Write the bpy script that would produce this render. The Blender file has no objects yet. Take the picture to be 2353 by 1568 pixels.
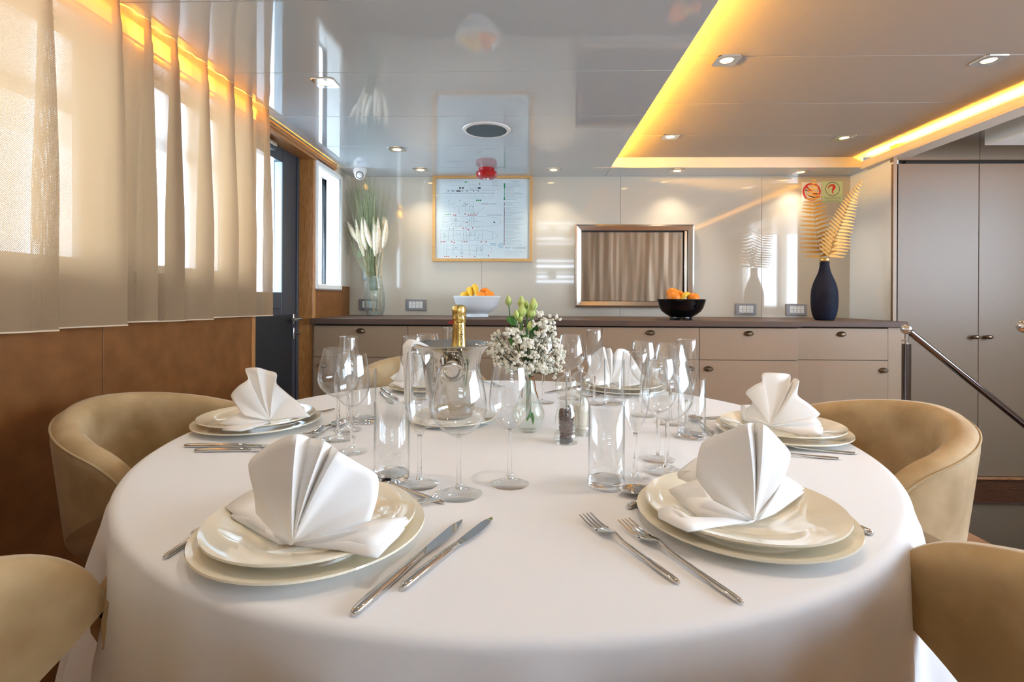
import bpy, bmesh, math, random
from mathutils import Vector, Matrix
R = random.Random(7)
PI = math.pi
sc = bpy.context.scene
COL = sc.collection

# ------------------------------------------------------------------ camera
F = 1176.5; HY = 688.0; H = 1.081
YAW = 0.0265; ROLL = 0.005
CM = Matrix.Rotation(YAW, 3, 'Z') @ Matrix.Rotation(PI/2, 3, 'X') @ Matrix.Rotation(ROLL, 3, 'Z')
cam = bpy.data.cameras.new('camera'); co = bpy.data.objects.new('camera', cam); COL.objects.link(co)
co.matrix_world = Matrix.Translation((0, 0, H)) @ CM.to_4x4()
cam.sensor_width = 36; cam.lens = 36*F/2353; cam.shift_y = -96/2353; cam.clip_start = 0.02
sc.camera = co
# ------------------------------------------------------------------ view + world
sc.view_settings.view_transform = 'Standard'; sc.view_settings.look = 'None'
sc.view_settings.exposure = 1.02; sc.view_settings.gamma = 1.0
sc.view_settings.use_curve_mapping = False
sc.cycles.max_bounces = 12; sc.cycles.diffuse_bounces = 5; sc.cycles.glossy_bounces = 5
sc.cycles.transmission_bounces = 10; sc.cycles.transparent_max_bounces = 40
sc.cycles.sample_clamp_indirect = 6
sc.cycles.use_denoising = True
w = bpy.data.worlds.new('sky'); sc.world = w; w.use_nodes = True
wn = w.node_tree.nodes; wl = w.node_tree.links; wn.clear()
wo = wn.new('ShaderNodeOutputWorld'); wb = wn.new('ShaderNodeBackground')
wt = wn.new('ShaderNodeTexCoord'); ws = wn.new('ShaderNodeSeparateXYZ'); wr = wn.new('ShaderNodeValToRGB')
wl.new(wt.outputs['Generated'], ws.inputs[0]); wl.new(ws.outputs['Z'], wr.inputs[0])
wr.color_ramp.elements[0].position = 0.0; wr.color_ramp.elements[0].color = (.70, .82, .97, 1)
wr.color_ramp.elements[1].position = 0.6; wr.color_ramp.elements[1].color = (.55, .75, 1.0, 1)
wl.new(wr.outputs[0], wb.inputs[0]); wb.inputs[1].default_value = 8.8
wl.new(wb.outputs[0], wo.inputs[0])
def portal(loc, rot, sx, sy):
    l = bpy.data.lights.new('window_light', 'AREA'); l.shape = 'RECTANGLE'; l.size = sx; l.size_y = sy
    l.cycles.is_portal = True
    o = bpy.data.objects.new('window_light', l); COL.objects.link(o); o.location = loc; o.rotation_euler = rot
YR = -2.3; XR = 3.9                         # rear wall and right wall of the room
portal((-1.45, .85, 1.55), (0, -PI/2, 0), .8, 1.3)
portal((-1.45, 2.08, 1.55), (0, -PI/2, 0), .8, .6)
portal((-1.45, 2.75, 1.5), (0, -PI/2, 0), .8, .6)
portal((-1.45, 3.38, 1.5), (0, -PI/2, 0), .8, .4)
portal((.75, YR-.05, 1.675), (PI/2, 0, 0), 1.1, .45)
portal((XR+.05, .2, 1.65), (0, PI/2, 0), 1.3, 4.0)

def ray(px, py):
    return CM @ Vector(((px-1176.5)/F, (HY-py)/F, -1.0))
def onz(px, py, z):
    d = ray(px, py); t = (z-H)/d.z; return Vector((d.x*t, d.y*t, z))
def ony(px, py, y):
    d = ray(px, py); t = y/d.y; return Vector((d.x*t, y, H+d.z*t))
def onx(px, py, x):
    d = ray(px, py); t = x/d.x; return Vector((x, d.y*t, H+d.z*t))

# ------------------------------------------------------------------ materials
def mat(name, col, rough=.5, metal=0., noise=None, bump=None, coat=0, spec=.5, sheen=0, emit=None, stretch=(1, 1, 1)):
    m = bpy.data.materials.new(name); m.use_nodes = True
    nt = m.node_tree; n = nt.nodes; l = nt.links; b = n['Principled BSDF']
    b.inputs['Base Color'].default_value = (*col, 1); b.inputs['Roughness'].default_value = rough
    b.inputs['Metallic'].default_value = metal; b.inputs['Specular IOR Level'].default_value = spec
    b.inputs['Coat Weight'].default_value = coat; b.inputs['Coat Roughness'].default_value = .03
    b.inputs['Sheen Weight'].default_value = sheen; b.inputs['Sheen Roughness'].default_value = .4
    if emit:
        b.inputs['Emission Color'].default_value = (*emit[0], 1); b.inputs['Emission Strength'].default_value = emit[1]
    if noise or bump:
        tc = n.new('ShaderNodeTexCoord'); mp = n.new('ShaderNodeMapping'); l.new(tc.outputs['Object'], mp.inputs[0])
        mp.inputs['Scale'].default_value = stretch
    if noise:                       # (scale, second colour, detail, lo, hi)
        t = n.new('ShaderNodeTexNoise'); t.inputs['Scale'].default_value = noise[0]; t.inputs['Detail'].default_value = noise[2]
        r = n.new('ShaderNodeValToRGB'); r.color_ramp.elements[0].position = noise[3]; r.color_ramp.elements[1].position = noise[4]
        r.color_ramp.elements[0].color = (*col, 1); r.color_ramp.elements[1].color = (*noise[1], 1)
        l.new(mp.outputs[0], t.inputs[0]); l.new(t.outputs[0], r.inputs[0]); l.new(r.outputs[0], b.inputs['Base Color'])
    if bump:                        # (scale, strength, distance)
        t = n.new('ShaderNodeTexNoise'); t.inputs['Scale'].default_value = bump[0]; t.inputs['Detail'].default_value = 4 if bump[0] > 5 else 1
        k = n.new('ShaderNodeBump'); k.inputs['Strength'].default_value = bump[1]; k.inputs['Distance'].default_value = bump[2]
        l.new(mp.outputs[0], t.inputs[0]); l.new(t.outputs[0], k.inputs['Height']); l.new(k.outputs[0], b.inputs['Normal'])
    return m
def woodmat(name, c1, c2, stretch, rough=.35, scale=9):
    m = mat(name, c1, rough, coat=.25); nt = m.node_tree; n = nt.nodes; l = nt.links; b = n['Principled BSDF']
    tc = n.new('ShaderNodeTexCoord'); mp = n.new('ShaderNodeMapping'); mp.inputs['Scale'].default_value = stretch
    t = n.new('ShaderNodeTexNoise'); t.inputs['Scale'].default_value = scale; t.inputs['Detail'].default_value = 8; t.inputs['Distortion'].default_value = 1.5
    r = n.new('ShaderNodeValToRGB'); r.color_ramp.elements[0].position = .35; r.color_ramp.elements[1].position = .65
    r.color_ramp.elements[0].color = (*c1, 1); r.color_ramp.elements[1].color = (*c2, 1)
    l.new(tc.outputs['Object'], mp.inputs[0]); l.new(mp.outputs[0], t.inputs[0]); l.new(t.outputs[0], r.inputs[0]); l.new(r.outputs[0], b.inputs['Base Color'])
    return m
def thinglass(name, tint=(.985, .99, .99), ior=1.5, edge=(.62, .66, .67), bumpy=None):
    m = bpy.data.materials.new(name); m.use_nodes = True; nt = m.node_tree; n = nt.nodes; l = nt.links; n.clear()
    o = n.new('ShaderNodeOutputMaterial'); mx = n.new('ShaderNodeMixShader'); tr = n.new('ShaderNodeBsdfTransparent'); gl = n.new('ShaderNodeBsdfGlossy')
    gl.inputs['Roughness'].default_value = .0; gl.inputs['Color'].default_value = (1, 1, 1, 1)
    lw = n.new('ShaderNodeLayerWeight'); lw.inputs[0].default_value = .5
    pw = n.new('ShaderNodeMath'); pw.operation = 'POWER'; pw.inputs[1].default_value = 4.5; l.new(lw.outputs['Facing'], pw.inputs[0])
    fr = n.new('ShaderNodeMath'); fr.operation = 'MULTIPLY_ADD'; f0 = ((ior-1)/(ior+1))**2; fr.inputs[1].default_value = .90-f0; fr.inputs[2].default_value = f0; l.new(pw.outputs[0], fr.inputs[0])
    cr = n.new('ShaderNodeValToRGB'); cr.color_ramp.elements[0].color = (*tint, 1); cr.color_ramp.elements[1].color = (*edge, 1)
    cr.color_ramp.elements[0].position = .70
    l.new(lw.outputs['Facing'], cr.inputs[0]); l.new(cr.outputs[0], tr.inputs[0])
    l.new(fr.outputs[0], mx.inputs[0]); l.new(tr.outputs[0], mx.inputs[1]); l.new(gl.outputs[0], mx.inputs[2]); l.new(mx.outputs[0], o.inputs[0])
    if bumpy:
        t = n.new('ShaderNodeTexVoronoi'); t.inputs['Scale'].default_value = bumpy; tc = n.new('ShaderNodeTexCoord'); l.new(tc.outputs['Object'], t.inputs[0])
        t.feature = 'DISTANCE_TO_EDGE'
        k = n.new('ShaderNodeBump'); k.inputs['Strength'].default_value = .8; k.inputs['Distance'].default_value = .004
        l.new(t.outputs[0], k.inputs['Height'])
        for q in (gl, lw): l.new(k.outputs[0], q.inputs['Normal'])
    return m
def solidglass(name, col=(1, 1, 1), ior=1.45):
    m = mat(name, col, 0.0); b = m.node_tree.nodes['Principled BSDF']
    b.inputs['Transmission Weight'].default_value = 1; b.inputs['IOR'].default_value = ior
    return m
M = {}
M['ceil'] = mat('lacquered_grey_ceiling', (.56, .63, .68), .045, bump=(.9, .25, .02), spec=.75, coat=.4)
M['cove'] = mat('beige_ceiling_panel', (.42, .385, .34), .55, bump=(90, .08, .002))
M['covetrim'] = mat('cream_trim', (.72, .66, .56), .45)
M['wall'] = mat('cream_gloss_panel', (.60, .56, .47), .05, bump=(.7, .12, .02), spec=.6, coat=.3)
M['niche'] = mat('white_gloss_panel', (.84, .88, .88), .06, spec=.6)
M['seam'] = mat('seam', (.12, .12, .11), .8)
M['leather'] = mat('tan_leather_panel', (.175, .062, .010), .55, noise=(14, (.24, .093, .021), 8, .3, .7), bump=(160, .25, .003))
M['oak'] = woodmat('oak_trim', (.36, .14, .035), (.55, .27, .085), (14, 14, 1.2))
M['oakh'] = woodmat('oak_header', (.36, .14, .035), (.52, .25, .08), (14, 1.2, 14))
M['darkwood'] = woodmat('dark_wood', (.055, .020, .010), (.12, .045, .02), (1.2, 12, 12))
M['floor'] = woodmat('wood_floor', (.24, .09, .03), (.42, .19, .07), (1.5, 12, 1), .35, 6)
M['door'] = mat('anthracite_door_paint', (.045, .052, .065), .35, bump=(200, .05, .001))
M['doorlow'] = mat('dark_door_panel', (.012, .015, .019), .5, bump=(220, .15, .001))
M['whitep'] = mat('white_paint', (.82, .84, .82), .3)
M['cream'] = mat('cream_paint', (.62, .56, .47), .4)
M['laminate'] = mat('taupe_laminate', (.31, .215, .135), .42, noise=(260, (.345, .24, .15), 2, .4, .6), bump=(300, .05, .001))
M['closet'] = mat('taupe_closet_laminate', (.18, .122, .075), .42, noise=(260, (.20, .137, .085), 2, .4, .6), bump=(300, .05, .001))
M['dark'] = mat('dark_gap', (.01, .008, .007), .8)
M['counter'] = mat('brown_stone_worktop', (.085, .052, .038), .45, spec=.3, noise=(220, (.12, .076, .056), 4, .35, .65))
M['bronze'] = mat('aged_bronze', (.20, .15, .10), .3, 1.)
M['chrome'] = mat('chrome', (.75, .75, .76), .08, 1.)
M['cutlery'] = mat('polished_steel', (.66, .63, .59), .06, 1.)
M['steel'] = mat('brushed_steel', (.27, .205, .145), .48, 1., bump=(5, .5, .03), stretch=(3, 1, .25))
M['steelf'] = mat('steel_frame', (.68, .62, .55), .2, 1.)
M['rail'] = mat('dark_polished_rail', (.20, .18, .18), .12, 1.)
M['alu'] = mat('satin_aluminium', (.55, .55, .54), .3, 1.)
M['bucket'] = mat('polished_bucket', (.60, .56, .50), .06, 1., bump=(7, .06, .004))
M['cloth'] = mat('white_tablecloth', (.84, .845, .86), .8, bump=(900, .04, .0005), sheen=.15)
M['napkin'] = mat('white_linen', (.90, .88, .85), .85, bump=(700, .12, .0006), sheen=.15)
M['china'] = mat('cream_china', (.88, .81, .64), .08, coat=.6)
M['velvet'] = mat('beige_velvet', (.35, .225, .095), .75, noise=(7, (.54, .39, .205), 6, .40, .68), bump=(30, .12, .002), sheen=.35)
M['velvet'].node_tree.nodes['Principled BSDF'].inputs['Sheen Tint'].default_value = (.9, .82, .68, 1)
M['piping'] = mat('beige_piping', (.46, .34, .19), .7)
M['blackm'] = mat('black_metal', (.01, .01, .012), .4)
M['gold'] = mat('gold_foil', (.85, .60, .20), .22, 1., bump=(60, .25, .002))
M['goldfern'] = mat('gold_painted_fern', (.46, .21, .022), .42, .35)
M['ink'] = mat('black_print', (.02, .02, .03), .6)
M['red'] = mat('glossy_red', (.45, .004, .006), .2, coat=.3)
M['redp'] = mat('red_print', (.60, .02, .02), .5)
M['greenp'] = mat('green_print', (.03, .38, .14), .6)
M['greyp'] = mat('grey_print', (.30, .36, .40), .7)
M['bluep'] = mat('blue_stamp', (.22, .48, .60), .7)
M['paper'] = mat('plan_paper', (.74, .84, .88), .25, coat=.5)
M['label'] = mat('pale_green_sticker', (.62, .80, .55), .5)
M['whitel'] = mat('white_sticker', (.85, .85, .84), .5)
M['frame'] = woodmat('beech_frame', (.58, .33, .11), (.68, .42, .17), (8, 8, 8), .4)
M['plastic'] = mat('white_plastic', (.80, .80, .79), .3)
M['greyplate'] = mat('grey_socket_plate', (.26, .265, .28), .35)
M['grille'] = mat('grey_speaker_grille', (.15, .20, .23), .8, spec=.05, bump=(500, .3, .002))
M['navy'] = mat('matte_navy_ceramic', (.008, .011, .024), .6, spec=.12, noise=(9, (.013, .020, .042), 4, .35, .7))
M['goldrim'] = mat('gold_rim', (.75, .50, .16), .25, 1.)
M['bowlw'] = mat('white_ceramic', (.80, .82, .82), .3)
M['bowlb'] = mat('black_ceramic', (.003, .003, .004), .12, spec=.25)
M['orange'] = mat('orange_peel', (.90, .26, .01), .45, bump=(160, .3, .002))
M['lemon'] = mat('lemon_peel', (.85, .50, .015), .4)
M['banana'] = mat('banana_peel', (.85, .52, .03), .45, noise=(40, (.70, .36, .02), 3, .5, .8))
M['tip'] = mat('banana_tip', (.10, .06, .02), .7)
M['glass'] = thinglass('thin_glass', (.985, .99, .99), 1.7, (.36, .40, .42))
M['glass'].node_tree.nodes['Color Ramp'].color_ramp.elements[0].position = .72
M['pane'] = thinglass('window_glass', (.95, .97, .97), 1.45, (.8, .85, .87))
M['crackle'] = thinglass('crackle_glass', (.90, .93, .92), 1.6, (.45, .5, .5), 320)
M['footglass'] = thinglass('glass_foot', (.985, .99, .99), 1.6, (.60, .64, .66))
M['footglass'].node_tree.nodes['Color Ramp'].color_ramp.elements[0].position = .88
M['sglass'] = solidglass('solid_glass')
M['water'] = thinglass('vase_water', (.985, .992, .98), 1.33, (.85, .88, .84))
M['acrylic'] = thinglass('clear_acrylic', (.97, .975, .965), 1.95, (.48, .50, .48))
M['pepper'] = mat('peppercorns', (.05, .022, .015), .5, noise=(260, (.28, .10, .05), 2, .45, .65), bump=(260, .9, .006))
M['salt'] = mat('salt', (.80, .74, .62), .8)
M['leaf'] = mat('leaf_green', (.05, .20, .035), .5, noise=(30, (.10, .30, .06), 3, .4, .6))
M['stem'] = mat('stem_green', (.07, .20, .045), .5)
M['bud'] = mat('bud_yellow_green', (.40, .52, .10), .5, noise=(30, (.66, .74, .30), 3, .35, .65))
M['gyp'] = mat('tiny_white_flowers', (.86, .83, .72), .8)
M['twig'] = mat('dark_twig', (.045, .055, .022), .7)
M['twine'] = mat('jute_twine', (.33, .14, .05), .9)
M['plume'] = mat('bunny_tail_plume', (.78, .64, .42), .95, noise=(50, (.88, .80, .64), 3, .35, .65), bump=(220, .9, .006), sheen=.6)
M['stalk'] = mat('dry_stalk', (.60, .42, .22), .8)
M['reed'] = mat('green_reed', (.19, .22, .10), .8, noise=(20, (.30, .33, .17), 2, .3, .7))
M['led'] = mat('amber_led', (.9, .5, .1), .5, emit=((1, .47, .04), 360))
M['ledl'] = mat('amber_led_curtain', (.9, .5, .1), .5, emit=((1, .50, .04), 40))
M['ledc'] = mat('amber_light_channel', (.9, .5, .1), .5, emit=((1, .50, .03), 9))
M['bulb'] = mat('warm_bulb', (1, .8, .5), .5, emit=((1, .62, .22), 7))
M['black'] = mat('black_plastic', (.006, .006, .007), .3)
M['deckw'] = mat('white_gelcoat', (.80, .82, .83), .3)
def curtainmat():
    m = bpy.data.materials.new('sheer_curtain'); m.use_nodes = True; nt = m.node_tree; n = nt.nodes; l = nt.links; n.clear()
    o = n.new('ShaderNodeOutputMaterial'); uv = n.new('ShaderNodeUVMap'); uv.uv_map = 'UVMap'; s = n.new('ShaderNodeSeparateXYZ'); l.new(uv.outputs[0], s.inputs[0])
    def mth(op, a, b=None, clamp=False):
        k = n.new('ShaderNodeMath'); k.operation = op; k.use_clamp = clamp
        for i, q in enumerate((a, b)):
            if q is None: continue
            if isinstance(q, (int, float)): k.inputs[i].default_value = q
            else: l.new(q, k.inputs[i])
        return k.outputs[0]
    fr = 2*PI/.0042
    a = mth('SINE', mth('MULTIPLY', s.outputs['X'], fr)); b = mth('SINE', mth('MULTIPLY', s.outputs['Y'], fr*.8))
    pr = mth('MULTIPLY', a, b)
    hole = mth('GREATER_THAN', pr, .22)                         # open part of the weave
    bot = mth('GREATER_THAN', s.outputs['Y'], .975)
    u2 = n.new('ShaderNodeUVMap'); u2.uv_map = 'Openness'; s2 = n.new('ShaderNodeSeparateXYZ'); l.new(u2.outputs[0], s2.inputs[0])
    fac = mth('MULTIPLY', hole, s2.outputs['X'])
    ns = n.new('ShaderNodeTexNoise'); ns.inputs['Scale'].default_value = 300; l.new(uv.outputs[0], ns.inputs[0])
    d = n.new('ShaderNodeBsdfDiffuse'); d.inputs[0].default_value = (.50, .355, .22, 1)
    t = n.new('ShaderNodeBsdfTranslucent'); t.inputs[0].default_value = (.30, .185, .095, 1)
    x = n.new('ShaderNodeMixShader'); x.inputs[0].default_value = .5; l.new(d.outputs[0], x.inputs[1]); l.new(t.outputs[0], x.inputs[2])
    tr = n.new('ShaderNodeBsdfTransparent'); y = n.new('ShaderNodeMixShader')
    l.new(fac, y.inputs[0]); l.new(x.outputs[0], y.inputs[1]); l.new(tr.outputs[0], y.inputs[2]); l.new(y.outputs[0], o.inputs[0])
    return m
M['curtain'] = curtainmat()

# ------------------------------------------------------------------ mesh kit
class G:
    def __init__(s): s.v = []; s.f = []
    def add(s, v, f):
        k = len(s.v); s.v += [tuple(q) for q in v]; s.f += [tuple(i+k for i in q) for q in f]; return s
    def box(s, x0, x1, y0, y1, z0, z1):
        return s.add([(x0,y0,z0),(x1,y0,z0),(x1,y1,z0),(x0,y1,z0),(x0,y0,z1),(x1,y0,z1),(x1,y1,z1),(x0,y1,z1)],
                     [(0,3,2,1),(4,5,6,7),(0,1,5,4),(1,2,6,5),(2,3,7,6),(3,0,4,7)])
    def lathe(s, prof, n=32, c=(0, 0, 0), close=False, sx=1, sy=1):
        v = []; f = []; m = len(prof)
        for r, z in prof:
            for i in range(n):
                a = 2*PI*i/n; v.append((c[0]+r*sx*math.cos(a), c[1]+r*sy*math.sin(a), c[2]+z))
        for j in range(m if close else m-1):
            j2 = (j+1) % m
            for i in range(n):
                i2 = (i+1) % n; f.append((j*n+i, j*n+i2, j2*n+i2, j2*n+i))
        if not close:
            if prof[0][0] > 1e-6: f.append(tuple(range(n-1, -1, -1)))
            if prof[-1][0] > 1e-6: f.append(tuple((m-1)*n+i for i in range(n)))
        return s.add(v, f)
    def tube(s, pts, r, n=8, closed=False):
        pts = [Vector(p) for p in pts]; m = len(pts); rr = r if isinstance(r, (list, tuple)) else [r]*m
        v = []; f = []; up = None
        for k in range(m):
            if closed: t = (pts[(k+1) % m]-pts[k-1]).normalized()
            else: t = (pts[min(k+1, m-1)]-pts[max(k-1, 0)]).normalized()
            if up is None: up = t.orthogonal().normalized()
            up = (up-t*up.dot(t)).normalized(); b = t.cross(up)
            for i in range(n):
                a = 2*PI*i/n; v.append(pts[k]+(up*math.cos(a)+b*math.sin(a))*rr[k])
        for k in range(m if closed else m-1):
            k2 = (k+1) % m
            for i in range(n):
                i2 = (i+1) % n; f.append((k*n+i, k*n+i2, k2*n+i2, k2*n+i))
        if not closed: f += [tuple(range(n-1, -1, -1)), tuple((m-1)*n+i for i in range(n))]
        return s.add(v, f)
    def ball(s, c, r, n=10, m=7, sz=1.):
        return s.lathe([(max(r*math.sin(PI*j/m), 0 if j in (0, m) else 1e-5), -r*sz*math.cos(PI*j/m)) for j in range(m+1)], n, c)
    def grid(s, rows, loop=False):
        m = len(rows[0]); v = [p for r in rows for p in r]; f = []
        for j in range(len(rows)-1):
            for i in range(m if loop else m-1):
                i2 = (i+1) % m; f.append((j*m+i, j*m+i2, (j+1)*m+i2, (j+1)*m+i))
        return s.add(v, f)
    def obj(s, name, m, parent=None, smooth=None, loc=None, bevel=0, solid=0, sub=0, clean=True):
        me = bpy.data.meshes.new(name); me.from_pydata(s.v, [], s.f)
        if clean:
            b = bmesh.new(); b.from_mesh(me); bmesh.ops.remove_doubles(b, verts=b.verts, dist=1e-6)
            bmesh.ops.recalc_face_normals(b, faces=b.faces); b.to_mesh(me); b.free()
        o = bpy.data.objects.new(name, me); COL.objects.link(o); me.materials.append(m)
        if parent: o.parent = parent
        if loc is not None: o.location = loc
        if bevel:
            k = o.modifiers.new('bevel', 'BEVEL'); k.width = bevel; k.segments = 2; k.limit_method = 'ANGLE'; k.angle_limit = .6
        if solid:
            k = o.modifiers.new('thickness', 'SOLIDIFY'); k.thickness = solid; k.offset = 0
        if sub:
            k = o.modifiers.new('smooth', 'SUBSURF'); k.levels = sub; k.render_levels = sub
        if smooth is None: smooth = .6
        if smooth:
            for p in me.polygons: p.use_smooth = True
            b = bmesh.new(); b.from_mesh(me)
            for e in b.edges:
                if len(e.link_faces) == 2 and e.calc_face_angle(0) > smooth: e.smooth = False
            b.to_mesh(me); b.free()
        return o
def crom(p, n=4):
    out = []
    for i in range(len(p)-1):
        a, b, c, d = p[max(i-1, 0)], p[i], p[i+1], p[min(i+2, len(p)-1)]
        for k in range(n):
            t = k/n; out.append(tuple(max(.0001, .5*((2*b[j])+(-a[j]+c[j])*t+(2*a[j]-5*b[j]+4*c[j]-d[j])*t*t+(-a[j]+3*b[j]-3*c[j]+d[j])*t**3)) for j in range(2)))
    out.append(tuple(p[-1])); return out
def empty(name, loc=(0, 0, 0), rz=0):
    o = bpy.data.objects.new(name, None); COL.objects.link(o); o.location = loc; o.rotation_euler = (0, 0, rz); o.empty_display_size = .05
    return o
def tag(o, label, cat, group=None, kind=None):
    o['label'] = label; o['category'] = cat
    if group: o['group'] = group
    if kind: o['kind'] = kind
    return o
def struct(o): o['kind'] = 'structure'; return o
def dup(root, loc=None, rz=None):
    r = root.copy(); COL.objects.link(r)
    for ch in list(root.children):
        c = ch.copy(); COL.objects.link(c); c.parent = r
        for g in list(ch.children):
            d = g.copy(); COL.objects.link(d); d.parent = c
    if loc is not None: r.location = loc
    if rz is not None: r.rotation_euler = (0, 0, rz)
    return r
def textg(s, size, ux, uy, org, align='CENTER'):
    """flat lettering as mesh: ux,uy axes in 3D, org origin"""
    cu = bpy.data.curves.new('t', 'FONT'); cu.body = s; cu.size = size; cu.align_x = align; cu.align_y = 'CENTER'; cu.resolution_u = 3
    o = bpy.data.objects.new('t', cu); COL.objects.link(o); bpy.context.view_layer.update()
    me = bpy.data.meshes.new_from_object(o.evaluated_get(bpy.context.evaluated_depsgraph_get()))
    v = [Vector(org)+Vector(ux)*p.co.x+Vector(uy)*p.co.y for p in me.vertices]; f = [tuple(p.vertices) for p in me.polygons]
    bpy.data.objects.remove(o); bpy.data.meshes.remove(me)
    return v, f

# ------------------------------------------------------------------ room shell
ZC = H+.90; YB = 3.75; XL = -1.30; XN = 2.333; XNF = 2.272; ZT = .75
# cove opening
CX0 = onz(1520, 205, ZC).x; CX1 = onz(2170, 308, ZC).x; CY1 = onz(1600, 384, ZC).y; CY0 = -.6; ZP = ZC+.066
g = G(); gap = .0012
ys = [CY1-.49*k for k in range(-1, 13)]; ys[0] = YB
def ceilpan(x0, x1, y0, y1):
    e = [y for y in ys if y0+.01 < y < y1-.01]+[y0, y1]; e.sort()
    for a, b in zip(e, e[1:]): g.box(x0, x1, a+gap, b-gap, ZC, ZC+.010)
ceilpan(XL-.15, CX0, YR, YB)
ceilpan(CX0+2*gap, XN, CY1, YB)
ceilpan(CX0+2*gap, CX1, YR, CY0)
struct(g.obj('ceiling', M['ceil'], bevel=.0012))
g = G(); g.box(XL-.15, CX0-.12, YR, YB, ZC+.011, ZC+.03); g.box(CX0-.12, CX1+.10, CY1+.012, YB, ZC+.011, ZC+.03); g.box(CX0-.12, CX1+.1, YR, CY0-.1, ZC+.011, ZC+.03)
struct(g.obj('ceiling_backing', M['seam'], smooth=0)).name = 'ceiling'
# raised cove panel
g = G(); yy = [CY0-.1]+[y for y in sorted([CY1-.49*k+.03 for k in range(0, 9)]) if y > CY0]
yy[-1] = CY1+.012
for a, b in zip(yy, yy[1:]): g.box(CX0-.12, CX1+.10, a+gap*1.5, b-gap*1.5, ZP, ZP+.012)
struct(g.obj('ceiling', M['cove'], bevel=.003))
g = G(); g.box(CX0-.12, CX1+.10, CY0-.1, CY1+.012, ZP+.013, ZP+.03); struct(g.obj('ceiling', M['seam'], smooth=0))
# cove trims: far face, right upstand and its sides
g = G(); g.box(CX0-.12, CX1+.012, CY1, CY1+.012, ZC-.004, ZP); struct(g.obj('trim_1', M['covetrim'], bevel=.001))
g = G(); g.box(CX1, CX1+.012, CY0, CY1, ZC-.004, ZC+.034); g.box(CX1, CX1+.11, CY0, CY1+.01, ZC-.016, ZC-.004)
g.box(CX1+.10, CX1+.112, CY0-.1, CY1+.01, ZC-.004, ZP+.04); struct(g.obj('trim_2', M['covetrim'], bevel=.001))
g = G(); g.box(CX0-.132, CX0-.12, CY0, CY1, ZC+.01, ZP+.02); struct(g.obj('trim_3', M['covetrim'], smooth=0))
# LED strips in the cove
def led(x0, x1, y0, y1, z0, z1, m, label):
    r = empty('led_strip', ((x0+x1)/2, (y0+y1)/2, z0)); c = r.location
    G().box(x0-c.x, x1-c.x, y0-c.y, y1-c.y, z0-c.z, z1-c.z).obj('light_strip', m, r, smooth=0)
    hx = (x1-x0)/2+.002
    if x1-x0 < y1-y0: G().box(-hx, hx, y0-c.y, y1-c.y, -.003, -.0005).obj('strip_backing', M['whitep'], r, smooth=0)
    else: G().box(x0-c.x, x1-c.x, -.005, .005, -.003, -.0005).obj('strip_backing', M['whitep'], r, smooth=0)
    return tag(r, label, 'led strip')
led(CX0-.07, CX0-.062, CY0, CY1-.02, ZC+.0145, ZC+.020, M['led'], 'amber LED strip hidden in the left edge of the ceiling recess')
led(CX1+.022, CX1+.030, CY0, CY1-.02, ZC+.022, ZC+.0275, M['led'], 'amber LED strip glowing along the right edge of the ceiling recess')

# back wall panels
g = G(); sx = [XL-.15]+[ony(p, 600, YB).x for p in (1107, 1425, 1750)]+[XN+.02]
for a, b in zip(sx, sx[1:]): g.box(a+gap*.8, b-gap*.8, YB, YB+.01, 0, ZC+.0)
struct(g.obj('wall_back', M['wall'], bevel=.001))
struct(G().box(XL-.15, XR, YB+.011, YB+.05, -1.5, 2.7).obj('wall_back', M['seam'], smooth=0))
struct(G().add([(XNF,3.2,0),(XNF+.008,3.2,0),(XN+.02,YB,0),(XN,YB,0),(XNF,3.2,ZC),(XNF+.008,3.2,ZC),(XN+.02,YB,ZC),(XN,YB,ZC)], [(0,3,2,1),(4,5,6,7),(0,1,5,4),(1,2,6,5),(2,3,7,6),(3,0,4,7)]).obj('wall_right', M['niche'], smooth=0))
# left wall with openings
ZS = 1.168; Z1 = 1.90; T = .11; XG = XL-.10
W1 = (.05, 1.60); W2 = (1.73, 2.36); WD = (2.42, 3.09)
n0 = onx(727, 500, XL).y; n1 = onx(779, 500, XL).y
nz1 = onx(740, 388, XL).z; nz0 = onx(750, 655, XL).z
g = G()
g.box(XL-T, XL, YR, W1[0], ZS, 2.5); g.box(XL-T, XL, W1[1], W2[0], ZS, 2.5); g.box(XL-T, XL, W2[1], WD[0], ZS, 2.5)
g.box(XL-T, XL, W1[0], W1[1], Z1, 2.5); g.box(XL-T, XL, W2[0], W2[1], Z1, 2.5); g.box(XL-T, XL, WD[0], WD[1], 1.945, 2.5)
g.box(XL-T, XL, WD[1]+.04, n0, ZS, 2.5); g.box(XL-T, XL, n0, n1, nz1, 2.5); g.box(XL-T, XL, n1, YB+.01, ZS, 2.5)
g.box(XL-T, XL, n0, n1, ZS-.0, nz0)
struct(g.obj('wall_left', M['cream'], smooth=0))
# leather dado
g = G(); e = [YR, -.6, .45, onx(235, 800, XL).y, WD[0]-.03]
for a, b in zip(e, e[1:]): g.box(XL-T, XL+.002, a+.001, b-.001, 0, ZS-.001)
g.box(XL-T, XL+.001, WD[1]+.041, YB, .90, ZS-.001)
struct(g.obj('wall_left', M['leather'], bevel=.0015))
struct(G().box(XL-T-.012, XL-T-.001, YR, WD[0]-.03, 0, ZS).obj('wall_left', M['dark'], smooth=0))
struct(G().box(XL-T, XL+.008, WD[0]-.03, WD[0], 0, 1.93).obj('trim_4', M['oak'], bevel=.002))
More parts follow.
